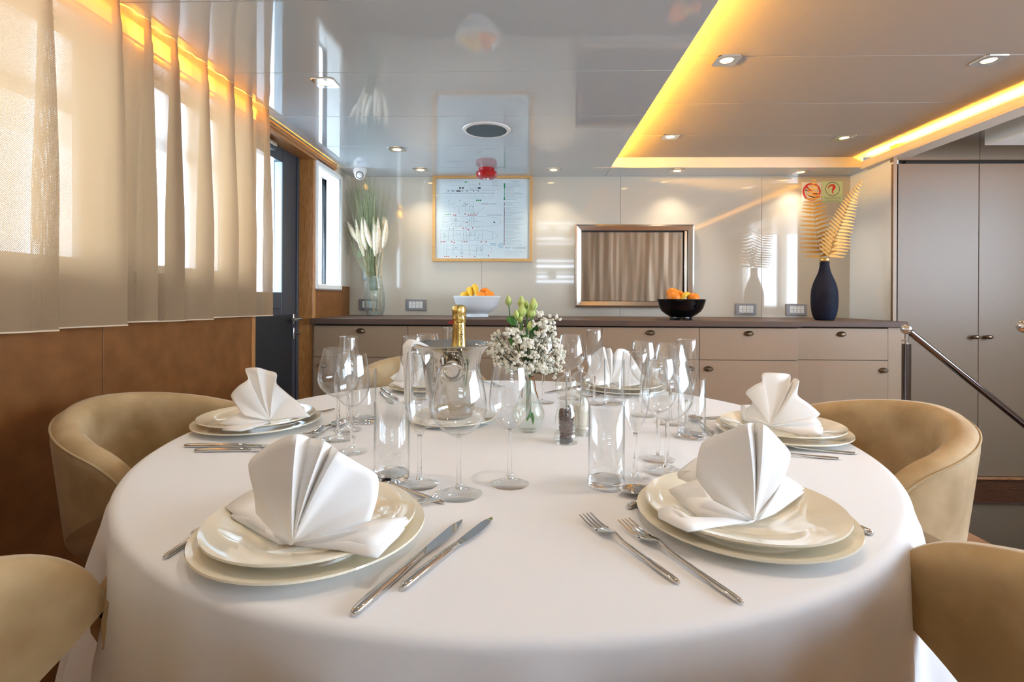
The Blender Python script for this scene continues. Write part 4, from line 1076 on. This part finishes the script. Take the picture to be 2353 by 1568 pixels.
# ------------------------------------------------------------------ glasses
def mkwine(name, h, bz, mz, br, rr, fr, cat, bowlpts=None):
    t = empty(name)
    out = [(.0045, bz-.003), (br*.45, bz+.006), (br*.78, bz+.020), (br*.95, bz+.034), (br, mz)]
    n = 8
    for k in range(1, n+1):
        s = k/n; out.append((br-(br-rr)*(s**1.7 if br > .03 else s**1.5), mz+(h-mz)*s))
    out = crom(out, 3)
    inn = [(r_-.0011, z+.001) for r_, z in out[2:]][::-1]; inn[0] = (out[-1][0]-.0010, h)
    G().lathe([(.0001, bz-.002)]+out+[(rr-.0005, h+.0007)]+inn+[(.0001, bz+.004)], 40).obj('bowl', M['glass'], t, smooth=1.2)
    G().lathe([(.0042, bz+.0), (.0040, bz-.015), (.0036, (bz+.02)/2), (.0040, .022), (.0065, .010)], 16).obj('stem', M['sglass'], t)
    G().lathe([(.0001, .0102), (.0066, .0096), (.012, .0050), (fr*.7, .0024), (fr, .0018), (fr+.0006, .0011), (fr, .0004), (.0001, .0004)], 40).obj('foot', M['footglass'], t, smooth=1.0)
    t['category'] = cat; return t
def mkflute(h=.235):
    t = empty('champagne_flute'); bz = .088
    out = [(.0045, bz-.002), (.011, bz+.012), (.019, bz+.030), (.0245, bz+.055), (.026, bz+.080), (.0255, bz+.105), (.0240, bz+.13), (.0225, h)]
    out = crom(out, 3)
    inn = [(r_-.0011, z+.001) for r_, z in out[2:]][::-1]; inn[0] = (out[-1][0]-.0010, h)
    G().lathe([(.0001, bz-.002)]+out+[(.0220, h+.0007)]+inn+[(.0001, bz+.004)], 36).obj('bowl', M['glass'], t, smooth=1.2)
    G().lathe([(.0042, bz), (.0038, bz-.015), (.0035, .05), (.0040, .022), (.0065, .010)], 16).obj('stem', M['sglass'], t)
    fr = .034
    G().lathe([(.0001, .0102), (.0066, .0096), (.012, .0050), (fr*.7, .0024), (fr, .0018), (fr+.0006, .0011), (fr, .0004), (.0001, .0004)], 40).obj('foot', M['footglass'], t, smooth=1.0)
    t['category'] = 'champagne flute'; return t
def mktumbler(h=.142, r=.0318):
    t = empty('tumbler_glass')
    G().lathe([(r, .014), (r, h), (r-.0007, h+.0006), (r-.0015, h), (r-.0016, .0145)], 40, close=True).obj('glass_wall', M['glass'], t, smooth=1.2)
    G().lathe([(.0001, .001), (r-.006, .0006), (r-.001, .003), (r, .006), (r, .0138), (r-.003, .0139), (r*.6, .0115), (.0001, .0105)], 40).obj('thick_base', M['sglass'], t, smooth=1.0)
    t['category'] = 'tumbler'; return t
big = white = flute = tumb = None
protos = {}
mk = {'big': lambda: mkwine('red_wine_glass', .213, .099, .142, .0475, .0345, .0395, 'wine glass'),
      'white': lambda: mkwine('white_wine_glass', .211, .097, .146, .0375, .0295, .0345, 'wine glass'),
      'flute': mkflute, 'tumb': mktumbler}
def place(kind, x, y, label):
    if kind not in protos: protos[kind] = t = mk[kind]()
    else: t = dup(protos[kind])
    t.location = (x, y, ZT+.0008); t['label'] = label; t['group'] = {'big': 'large red wine glasses', 'white': 'white wine glasses', 'flute': 'champagne flutes', 'tumb': 'water tumblers'}[kind]
def gpx(kind, px, py, label):
    p = onz(px, py, ZT); place(kind, p.x, p.y, label)
def gdx(kind, px, d, label):   # depth along y known
    q = ray(px, 800); place(kind, q.x/q.y*d, d, label)
gpx('tumb', 900, 1104, 'tall water tumbler nearest the front left plates')
gpx('flute', 964, 1115, 'champagne flute right of the front left tumbler, before the bucket')
gpx('big', 1054, 1137, 'largest round wine glass in front of the steel wine bucket')
gpx('white', 1171, 1113, 'wine glass standing in front of the flower vase')
gpx('big', 777, 1010, 'leftmost round wine glass of the left setting')
gpx('white', 808, 1040, 'wine glass overlapping the leftmost round glass')
gpx('flute', 799, 990, 'champagne flute behind the two left wine glasses')
gpx('tumb', 836, 972, 'water tumbler behind the left wine glasses')
gdx('big', 982, 1.69, 'round wine glass peeping over the far rim of the bucket')
gdx('white', 948, 1.62, 'wine glass behind the cloth at the bucket left rim')
gdx('flute', 1035, 1.70, 'champagne flute just left of the bottle neck, behind the bucket')
gdx('white', 1249, 1.64, 'wine glass behind the white blossoms, right of the vase')
gdx('big', 1312, 1.71, 'round wine glass rising behind the two mills')
gpx('flute', 1365, 929, 'champagne flute before the far right napkin')
gpx('tumb', 1411, 930, 'water tumbler before the far right plates')
gpx('white', 1512, 1057, 'wine glass just left of the front right round glass')
gpx('big', 1532, 1086, 'round wine glass beside the front right napkin')
gpx('flute', 1459, 1108, 'champagne flute right of the front middle tumbler')
gpx('tumb', 1393, 1119, 'water tumbler right of the pepper mill, in front')
gdx('white', 1478, 1.47, 'wine glass behind the front right flute')
gdx('big', 1541, 1.38, 'round wine glass behind, left of the right setting flute')
gdx('flute', 1578, 1.25, 'champagne flute of the right setting, in line with the cabinet gap')
gpx('tumb', 1589, 1006, 'water tumbler of the right setting, left of its fork')

# ------------------------------------------------------------------ cutlery (along +Y, handle at 0)
def ribbon(g, prof):
    """prof: (y, halfwidth, z, thickness)"""
    rows = []
    for y, w_, z, th in prof:
        rows.append([(-w_, y, z), (-w_*.6, y, z+th/2), (0, y, z+th*.6), (w_*.6, y, z+th/2), (w_, y, z), (w_*.6, y, z-th/2), (0, y, z-th*.6), (-w_*.6, y, z-th/2)])
    g.grid(rows, True); g.f.append(tuple(range(7, -1, -1))); b = len(rows)*8-8; g.f.append(tuple(len(g.v)-8+i for i in range(8)))
def mkknife(L, name='table_knife'):
    t = empty(name); g = G(); h = L*.55
    ribbon(g, [(0, .0035, .0035, .005), (.006, .0062, .004, .007), (.03, .0068, .0045, .0078), (h*.6, .0055, .0045, .0075), (h-.003, .0046, .0045, .0065), (h, .0040, .0045, .004)])
    g.obj('handle', M['cutlery'], t, smooth=1.3)
    g = G(); v = []; n = 12; rows = []
    for k in range(n+1):
        s = k/n; y = h-.001+(L-h)*s; wl_ = -.0042-.001*math.sin(PI*s); wr_ = .0042+.0055*max(0, math.sin(PI*min(1, s*1.05)))**.8 if s < .95 else .001
        if s == 1: wl_, wr_ = -.0005, .0005
        if s > .8: wl_ = wl_*(1-(s-.8)/.2)+(.001)*(s-.8)/.2
        rows.append([(wl_, y, .0052), (wl_, y, .0036), (wr_, y, .0042), (wr_, y, .0046)])
    g.grid(rows, True); g.obj('blade', M['cutlery'], t, smooth=.5)
    t['category'] = 'knife'; return t
def mkfork(L, name='table_fork'):
    t = empty(name); g = G(); h = L*.62
    ribbon(g, [(0, .0025, .003, .003), (.006, .0048, .003, .0045), (.03, .0050, .0032, .005), (h*.5, .0036, .004, .0045), (h*.85, .0024, .006, .004), (h, .0026, .0105, .0032)])
    g.obj('handle', M['cutlery'], t, smooth=1.3)
    g = G(); a = L-h
    def z_(s): return .0105-.0085*math.sin(PI*min(1, s*1.15)*.62)**1+.013*max(0, s-.45)**1.3
    ribbon(g, [(h, .0026, .0105, .0030), (h+a*.08, .006, z_(.08), .0026), (h+a*.18, .0098, z_(.18), .0024), (h+a*.30, .0108, z_(.3), .0022), (h+a*.42, .0110, z_(.42), .0022)])
    for i in range(4):
        x = -.0094+.00627*i; pts = [(x, h+a*s, z_(s)) for s in (.40, .5, .6, .7, .8, .9, 1.0)]
        rows = []
        for q, s in zip(pts, (1, 1, .95, .9, .8, .65, .3)):
            rows.append([(q[0]-.0014*s, q[1], q[2]+.0010), (q[0]+.0014*s, q[1], q[2]+.0010), (q[0]+.0014*s, q[1], q[2]-.0008), (q[0]-.0014*s, q[1], q[2]-.0008)])
        g.grid(rows, True)
    g.obj('tines', M['cutlery'], t, smooth=.6)
    t['category'] = 'fork'; return t
def mkspoon(L, name='dessert_spoon'):
    t = empty(name); g = G(); h = L*.70
    ribbon(g, [(0, .0025, .003, .003), (.006, .0045, .003, .0045), (h*.5, .0032, .004, .0045), (h*.85, .0022, .006, .0035), (h, .0026, .0095, .003)])
    g.obj('handle', M['cutlery'], t, smooth=1.3)
    g = G(); a = L-h; rows = []
    for k in range(13):
        s = k/12; w_ = .0195*max(0, math.sin(PI*min(1, s*.97+.03)))**.62 if 0 < s < 1 else .0022
        y = h+a*s; dp = .0085*math.sin(PI*s)
        rows.append([(w_*u, y, .0095-dp*(1-u*u)+.001) for u in (-1, -.6, -.2, .2, .6, 1)])
    g.grid(rows); g.obj('spoon_bowl', M['cutlery'], t, smooth=3, solid=.0014)
    t['category'] = 'spoon'; return t
cp = {}
LEN = {'knife': .245, 'sknife': .212, 'fork': .215, 'sfork': .195, 'dfork': .18, 'spoon': .185}
def cut(kind, hpx, tpx, label, tip=False):
    """handle-end pixel, direction pixel"""
    a = onz(*hpx, ZT+.003); b = onz(*tpx, ZT+.003); d = b-a
    if kind not in cp:
        cp[kind] = t = {'knife': lambda: mkknife(.245), 'sknife': lambda: mkknife(.212, 'dessert_knife'), 'fork': lambda: mkfork(.215), 'sfork': lambda: mkfork(.195, 'salad_fork'), 'dfork': lambda: mkfork(.18, 'dessert_fork'), 'spoon': lambda: mkspoon(.185)}[kind]()
    else: t = dup(cp[kind])
    if tip: a = b-Vector((d.x, d.y, 0)).normalized()*LEN[kind]
    t.location = (a.x, a.y, ZT+.0008); t.rotation_euler = (0, 0, math.atan2(d.y, d.x)-PI/2)
    t['label'] = label; t['group'] = {'knife': 'long table knives', 'sknife': 'shorter knives', 'fork': 'table forks', 'sfork': 'shorter forks', 'dfork': 'dessert forks above the plates', 'spoon': 'dessert spoons above the plates'}[kind]
cut('knife', (810, 1414), (1062, 1197), 'longer knife right of the front left plates, next to the rim')
cut('sknife', (922, 1355), (1130, 1192), 'shorter knife right of the front left plates, outermost')
cut('fork', (377, 1283), (560, 1160), 'fork handle at the far left edge, beside the front left charger')
cut('sfork', (440, 1229), (600, 1140), 'shorter fork handle tucked under the front left plates')
cut('sfork', (1560, 1341), (1335, 1185), 'outer fork left of the front right plates, shorter')
cut('fork', (1706, 1387), (1405, 1185), 'inner fork left of the front right plates, longer')
cut('knife', (2005, 1229), (1780, 1140), 'knife handle sticking out right of the front right plates')
cut('spoon', (1020, 1157), (860, 1105), 'dessert spoon handle above the front left plates')
cut('dfork', (870, 1172), (1010, 1150), 'fork tines poking past the front left charger, under the glasses', True)
cut('spoon', (1620, 1120), (1424, 1138), 'spoon bowl beside the front middle tumbler', True)
cut('sknife', (1442, 1168), (1600, 1100), 'knife end poking from the left rim of the front right charger')
cut('knife', (424, 1026), (700, 1026), 'long knife below the left plates, nearer the plate')
cut('sknife', (447, 1037), (700, 1035), 'shorter knife below the left plates, outermost')
cut('fork', (645, 953), (770, 945), 'fork beyond the left plates, nearer the plate', True)
cut('spoon', (716, 1008), (790, 972), 'spoon between the left plates and the wine glasses', True)
cut('dfork', (800, 960), (705, 1003), 'dessert fork crossing the spoon by the left glasses', True)
cut('fork', (1969, 1043), (1780, 1030), 'table fork below the right plates, outermost handle further right')
cut('sfork', (1932, 1055), (1780, 1045), 'shorter fork below the right plates, next to the first fork')
cut('knife', (1700, 958), (1612, 963), 'knife beyond the right plates, pointing at the tumbler', True)
cut('dfork', (1650, 1004), (1588, 958), 'dessert fork at the left rim of the right plates', True)
cut('spoon', (1636, 1002), (1600, 968), 'dessert spoon beside the right setting tumbler')
cut('knife', (876, 893), (925, 928), 'long knife left of the wine bucket, far left setting')
cut('sknife', (874, 903), (905, 930), 'short knife left of the wine bucket, far left setting')
cut('fork', (1085, 868), (1155, 892), 'fork seen through the wine glass before the vase', True)
cut('knife', (1315, 893), (1250, 905), 'knife pointing left behind the mills', True)
cut('dfork', (1440, 913), (1335, 913), 'dessert fork in front of the far right plates', True)

# ------------------------------------------------------------------ wine bucket, bottle, service cloth
bp = onz(1038, 978, ZT); bd = 1.385; q = ray(1038, 900); bp = Vector((q.x/q.y*bd, bd, ZT+.001))
k = dup(s0); k.location = bp; k.scale = (.86, .86, .8); tag(k, 'cream plate under the steel wine bucket', 'plate'); 
if 'group' in k: del k['group']
g = G(); s_ = .082
rot = Matrix.Rotation(.35, 3, 'Z')
for i in range(4):
    z = .0045+.0022*i; hs = s_-.002*i
    v = [rot @ Vector(q_) for q_ in ((-hs, -hs, z), (hs, -hs, z), (hs, hs, z), (-hs, hs, z))]; v += [a+Vector((0, 0, .0018)) for a in v]
    g.add(v, [(0, 3, 2, 1), (4, 5, 6, 7), (0, 1, 5, 4), (1, 2, 6, 5), (2, 3, 7, 6), (3, 0, 4, 7)])
tag(g.obj('napkin', M['napkin'], None, loc=bp, bevel=.001), 'white napkin folded flat under the wine bucket', 'napkin')
bb = bp+Vector((0, 0, .0145))
t = empty('wine_bucket', bb); hb = .192
out = [(.0001, .0), (.052, 0), (.058, .004), (.066, .05), (.074, .10), (.079, .14), (.083, .165), (.095, .182), (.108, .190), (.115, .1925)]
G().lathe(out+[(.1165, .1945), (.115, .196), (.106, .1925), (.092, .183), (.080, .165), (.076, .14), (.071, .10), (.063, .05), (.055, .007), (.0001, .006)], 64).obj('body', M['bucket'], t, smooth=1.0)
# ring handle on the camera side
dv = Vector((-bb.x, -bb.y, 0)).normalized(); an = math.atan2(dv.y, dv.x)
for sd in (-1, 1):
    hk = G()
    a = an+sd*.27; r_ = Vector((math.cos(a), math.sin(a), 0)); hk.tube([r_*.082+Vector((0, 0, .168)), r_*.092+Vector((0, 0, .165)), r_*.092+Vector((0, 0, .150)), r_*.080+Vector((0, 0, .138))], .0055, 8)
    hk.obj('handle_lug', M['bucket'], t)
side = Vector((-dv.y, dv.x, 0)); pts = []
for i in range(24):
    a = 2*PI*i/24; pts.append(dv*(.0905+.004*math.sin(a))+side*(.030*math.cos(a))+Vector((0, 0, .128+.023*math.sin(a))))
G().tube(pts, .0038, 8, True).obj('ring_handle', M['bucket'], t)
tag(t, 'polished steel wine bucket with a flared rim and ring handle', 'wine bucket')
# bottle
q = ray(1055, 760); bo = Vector((q.x/q.y*(bd+.01), bd+.01, bb.z+.008))
t = empty('champagne_bottle', bo); zt_ = ony(1052, 700, bd+.01).z-bo.z
G().lathe([(.0001, 0), (.038, 0), (.042, .006), (.042, zt_-.21), (.033, zt_-.165), (.022, zt_-.13), (.0165, zt_-.10), (.0001, zt_-.09)], 32).obj('bottle_body', mat('dark_green_glass', (.005, .02, .008), .08, coat=.5), t)
zz = zt_
G().lathe(crom([(.0375, zz-.172), (.0320, zz-.150), (.0248, zz-.128), (.0197, zz-.105), (.0172, zz-.056), (.0165, zz-.050), (.0165, zz-.048)]), 32).obj('neck_foil', M['gold'], t)
n = 32; rows = []
for (r_, z, w_) in ((.0168, zz-.050, 0), (.0190, zz-.044, .0008), (.0188, zz-.036, .0012), (.0178, zz-.030, .0012), (.0190, zz-.027, .001), (.0192, zz-.014, .0012), (.0170, zz-.005, .0008), (.010, zz-.0008, .0003), (.0001, zz, 0)):
    rows.append([((r_+w_*math.sin(8*2*PI*i/n+z*300))*math.cos(2*PI*i/n), (r_+w_*math.sin(8*2*PI*i/n+z*300))*math.sin(2*PI*i/n), z) for i in range(n)])
G().grid(rows, True).obj('crinkled_cap', M['gold'], t, smooth=.5)
q = G().box(-.006, .006, -.001, .001, -.0028, .0028).obj('red_tear_tab', M['redp'], t, loc=(-.0215, -.006, zz-.049), smooth=0)
# lettering running up the neck
g = G(); v, f = textg('AUERBACH', .0108, (1, 0, 0), (0, 1, 0), (0, 0, 0))
zc = zz-.0825; vv = []
for p_ in v:
    u, h_ = p_.x, p_.y                           # u along the word, h_ letter height
    z = zc+u; r_ = .0172+.0025*min(1, max(0, (zz-.056-z)/.049))+.0005; a = an+.40-h_/r_
    vv.append((r_*math.cos(a), r_*math.sin(a), z))
g.add(vv, f).obj('lettering', M['ink'], t, smooth=0, clean=False)
tag(t, 'gold-foiled sparkling wine bottle standing in the steel bucket', 'bottle')
# cloth over the left of the rim
def towel():
    rows = []; n = 16
    a0 = an-1.05
    for k in range(24):
        s = k/23; row = []
        for j in range(n+1):
            u = j/n-.5
            a = an-1.30+u*.55*(1 if s < .5 else 1)
            if s < .35:
                r_ = .060+.055*(s/.35); z = .180+.022*math.sin(PI/2*s/.35)
            elif s < .5:
                w_ = (s-.35)/.15; r_ = .115+.010*math.sin(PI/2*w_); z = .202-.014*w_
            else:
                w_ = (s-.5)/.5; r_ = .125-.006*w_; z = .188-.165*w_; u2 = u*(.8-.15*w_); a = an-1.30+u2*.55
            r_ += .004*math.sin(u*22+1)*min(1, s*2); z += .003*math.cos(u*18) if s < .4 else 0
            row.append((r_*math.cos(a), r_*math.sin(a), z))
        rows.append(row)
    o = G().grid(rows).obj('service_cloth', M['napkin'], None, loc=bb, smooth=3, solid=.005)
    tag(o, 'white service cloth draped over the left rim of the wine bucket', 'cloth')
towel()

# ------------------------------------------------------------------ flower vase and bouquet
q = onz(1214, 993, ZT); fv = Vector((q.x, q.y+.0, ZT+.001))
prof = [(.0001, .001), (.020, .001), (.024, .004), (.034, .022), (.0405, .040), (.040, .050), (.031, .072), (.019, .098), (.0125, .125), (.0115, .140), (.015, .155)]
prof = prof[:2]+crom(prof[2:])
t = empty('flower_vase', fv)
G().lathe(prof+[(.0138, .1555), (.0102, .140), (.0112, .125), (.0177, .098), (.0297, .072), (.0387, .050), (.0392, .040), (.033, .024), (.022, .008), (.0001, .007)], 40).obj('vase_body', thinglass('vase_glass', (.97, .985, .97), 1.5, (.55, .60, .56)), t, smooth=1.2)
G().lathe([(.0001, .0085), (.021, .0090), (.032, .024), (.0378, .041), (.0375, .050), (.0300, .070), (.0001, .070)], 32).obj('water', M['water'], t, smooth=1.0)
pts = [(.0128*math.cos(a), .0128*math.sin(a), .130+.0005*a) for a in [2*PI*i/16 for i in range(38)]]
g = G().tube(pts, .0014, 6); g.tube([(.013, -.002, .132), (.016, -.004, .118), (.018, -.004, .103), (.024, -.006, .085)], .0014, 6); g.tube([(-.013, -.003, .132), (-.015, -.005, .11), (-.017, -.005, .085)], .0012, 6)
g.obj('twine_tie', M['twine'], t)
tag(t, 'small clear teardrop vase with brown twine on the table', 'vase')
def bouquet():
    y0 = fv.y; mp_ = y0/F
    top = lambda px, py, dy=0: ony(px, py, y0+dy)
    t = empty('flower_bouquet', fv+Vector((0, 0, .012))); o = t.location
    neck = fv+Vector((0, 0, .15))
    buds = [(1168, 690, 1.0), (1186, 722, .9), (1198, 693, 1.15), (1200, 712, 1.3), (1210, 700, .8), (1213, 715, 1.05), (1226, 698, 1.2), (1221, 716, 1.25), (1218, 748, .9), (1195, 730, .9)]
    rb = random.Random(5)
    for i, (px, py, s) in enumerate(buds):
        dy = rb.uniform(-.02, .02); tip = top(px, py-10*s, dy); base = top(px+(1 if px < 1200 else -1), py+14*s, dy)
        ax = (tip-base); L = ax.length
        g = G(); prof = [(.0001, 0), (.0035*s, .06*L), (.0085*s, .35*L), (.0082*s, .55*L), (.005*s, .82*L), (.0015*s, 1.05*L), (.0001, 1.1*L)]
        n = 14; rows = []
        for r_, z in prof: rows.append([((r_*(1+.12*math.sin(3*2*PI*k/n+z*60)))*math.cos(2*PI*k/n), (r_*(1+.12*math.sin(3*2*PI*k/n+z*60)))*math.sin(2*PI*k/n), z) for k in range(n)])
        b = g.grid(rows, True).obj('flower_bud', M['bud'], t, loc=base-o, smooth=1.0); b.rotation_euler = ax.to_track_quat('Z', 'Y').to_euler()
        g = G()
        for k in range(5):
            a = 2*PI*k/5; g.tube([(0, 0, 0), (.006*s*math.cos(a), .006*s*math.sin(a), .25*L), (.0088*s*math.cos(a), .0088*s*math.sin(a), .5*L)], [.0012, .0012, .0004], 4)
        g.obj('sepals', M['leaf'], b)
        mid = base.lerp(neck, .5)+Vector((0, 0, -.01)); low = fv+Vector((rb.uniform(-.006, .006), rb.uniform(-.006, .006), .03+rb.uniform(0, .02)))
        mid.x = neck.x+(base.x-neck.x)*.75
        G().tube([low-o, neck+Vector((rb.uniform(-.004, .004), rb.uniform(-.004, .004), 0))-o, mid-o, base-o], [.0018, .0017, .0016, .0014], 6).obj('stem', M['stem'], t)
    def leaf(p0, p1, w_):
        d = p1-p0; n = d.cross(Vector((0, 1, 0))).normalized(); rows = []
        for k in range(9):
            s = k/8; c = p0+d*s+Vector((0, 0, .006*math.sin(PI*s))); h_ = n*w_*max(0, math.sin(PI*s))**.7
            rows.append([c-h_-o, c+Vector((0, .002, 0))-o, c+h_-o])
        G().grid(rows).obj('leaf', M['leaf'], t, smooth=3, solid=.0005)
    for a, b, w_ in (((1185, 750), (1164, 731), .010), ((1184, 748), (1176, 728), .005), ((1175, 775), (1180, 760), .006), ((1180, 800), (1170, 770), .008), ((1184, 793), (1168, 778), .007), ((1222, 770), (1226, 745), .008), ((1226, 775), (1236, 750), .006), ((1210, 790), (1204, 770), .006)):
        leaf(top(*a, -.012), top(*b, -.02), w_)
    leaf(fv+Vector((.003, -.008, .055)), fv+Vector((-.004, -.014, .028)), .006); leaf(fv+Vector((.008, -.008, .05)), fv+Vector((.012, -.016, .020)), .004)
    # baby's breath
    g = G(); tw = G()
    cl = []
    for k in range(60):
        a = rb.uniform(-1.0, 1.0); px = 1213+75*a*abs(a)**.0; py = rb.uniform(752, 868)
        e = ((px-1213)/78)**2+((py-808)/54)**2
        if e > 1: continue
        cl.append((px, py, rb.uniform(-.06, .055)*(1-.5*e)))
    cl += [(1240, 722, 0), (1248, 735, -.01), (1262, 745, .0), (1272, 735, 0), (1268, 762, 0), (1138, 772, 0), (1150, 765, 0), (1135, 798, 0), (1127, 808, 0), (1288, 820, 0), (1282, 800, .01), (1275, 845, 0), (1236, 745, -.02), (1255, 755, -.02), (1244, 765, -.03), (1278, 858, 0),
           (1150, 838, -.01), (1168, 842, -.02), (1160, 800, -.03), (1180, 830, -.04), (1200, 815, -.05), (1225, 820, -.05), (1250, 800, -.05), (1190, 780, -.04), (1215, 790, -.05), (1240, 840, -.04), (1262, 830, -.03), (1175, 770, -.04), (1205, 845, -.04), (1225, 850, -.03)]
    for (px, py, dy) in cl:
        c = top(px, py, dy); r0 = neck+Vector((rb.uniform(-.006, .006), rb.uniform(-.006, .006), .004))
        m = r0.lerp(c, .55)+Vector((0, 0, -.008)); tw.tube([r0-o, m-o, c-o], [.0012, .0009, .0006], 4)
        for q in range(rb.randint(8, 11)):
            d = Vector((rb.gauss(0, 1), rb.gauss(0, 1), rb.gauss(0, .9))).normalized()*rb.uniform(.004, .019); f_ = c+d; br = c.lerp(m, rb.uniform(0, .5))
            tw.tube([br-o, f_-o], .0004, 3)
            rr = rb.uniform(.0038, .0056)
            for z in range(4):
                e_ = Vector((rb.gauss(0, 1), rb.gauss(0, 1), rb.gauss(0, 1))).normalized()*rr*.55; g.ball(f_+e_-o, rr*.62, 6, 4)
    x = g.obj('babys_breath', M['gyp'], t, clean=False); x['kind'] = 'stuff'
    tw.obj('twigs', M['twig'], t, clean=False)
    tag(t, "bouquet of green lisianthus buds and white baby's breath in the table vase", 'bouquet')
bouquet()

# ------------------------------------------------------------------ mills
def mill(px, py, fill, label):
    p = onz(px, py, ZT); t = empty('pepper_mill' if fill == 'pepper' else 'salt_mill', (p.x, p.y, ZT+.001))
    out = [(.0265, 0), (.0275, .003), (.0275, .016), (.0255, .022), (.0205, .026), (.0225, .034), (.0262, .046), (.0262, .058), (.0220, .074), (.0185, .086), (.0175, .098), (.0205, .102), (.0215, .106), (.0190, .110)]
    inn = [(.0150, .108), (.0150, .086), (.0175, .070), (.0195, .055), (.0180, .040), (.0160, .024), (.0160, .004)]
    G().lathe([(.016, 0)]+out+inn, 36, close=True).obj('body', M['acrylic'], t, smooth=.5)
    G().lathe([(.0001, .1105), (.0185, .1105), (.0230, .118), (.0258, .128), (.0250, .138), (.0190, .148), (.010, .1535), (.0001, .154)], 36).obj('head', M['acrylic'], t, smooth=.8)
    G().lathe([(.0001, .1545), (.006, .1545), (.0055, .157), (.0075, .160), (.0080, .1645), (.0055, .169), (.0001, .1705)], 20).obj('knob', M['chrome'], t)
    G().tube([(0, 0, .02), (0, 0, .152)], .0016, 8).obj('spindle', M['alu'], t)
    G().lathe([(.0001, .001), (.0150, .001), (.0150, .014), (.0001, .014)], 28).obj('grinder', M['black'] if fill == 'pepper' else mat('ceramic_grinder', (.55, .5, .42), .6), t)
    if fill == 'pepper':
        g = G(); rb = random.Random(9)
        for k in range(420):
            z = rb.uniform(.017, .079); lim = .0150+.003*math.sin(PI*(z-.02)/.07); a = rb.uniform(0, 2*PI); r_ = lim*rb.uniform(.72, .93)
            g.ball((r_*math.cos(a), r_*math.sin(a), z+.004*math.sin(a+1)), rb.uniform(.0017, .0024), 6, 4)
        g.lathe([(.0001, .015), (.0128, .015), (.0145, .05), (.0125, .074), (.0001, .078)], 20)
        g.obj('peppercorns', M['pepper'], t, clean=False)['kind'] = 'stuff'
    else: G().lathe([(.0001, .015), (.0150, .015), (.0172, .040), (.0175, .058), (.0150, .072), (.0001, .075)], 28).obj('salt', M['salt'], t)
    tag(t, label, 'mill')
mill(1301, 1018, 'pepper', 'clear acrylic mill filled with dark peppercorns, in front')
mill(1334, 999, 'salt', 'clear acrylic mill with pale salt, half behind the pepper mill')

# ------------------------------------------------------------------ stair rail
def railing():
    d = 2.70; a = ony(2083, 757, d); b = ony(2353+60, 757+267, d); t = empty('stair_rail', (a.x, d, 0)); o = t.location
    G().tube([a-o, b-o], .0165, 16).obj('handrail', M['rail'], t)
    G().ball(a-o, .027, 20, 12).obj('ball_end', M['chrome'], t)
    G().tube([(0, 0, 0), (0, 0, a.z-.075)], .0205, 20).lathe([(.03, 0), (.03, .006), (.0206, .008)], 20).obj('post', M['rail'], t)
    G().tube([(0, 0, a.z-.08), (0, 0, a.z-.02)], .010, 12).tube([(-.028, -.002, a.z-.058), (0, -.008, a.z-.058)], .004, 8).obj('bracket', M['chrome'], t)
    tag(t, 'dark polished stair rail sloping down right from a round ball end', 'handrail')
    d = 2.15; a = ony(2354, 750, d); t = empty('newel_post', (a.x, d, 0)); o = t.location
    G().tube([(0.02, 0, 0), (0.02, 0, a.z-.02)], .012, 16).obj('post', M['rail'], t); G().ball((0, 0, a.z), .027, 20, 12).obj('ball_end', M['chrome'], t)
    tag(t, 'chrome ball-topped stair post cut by the right edge of the photo', 'post')
railing()
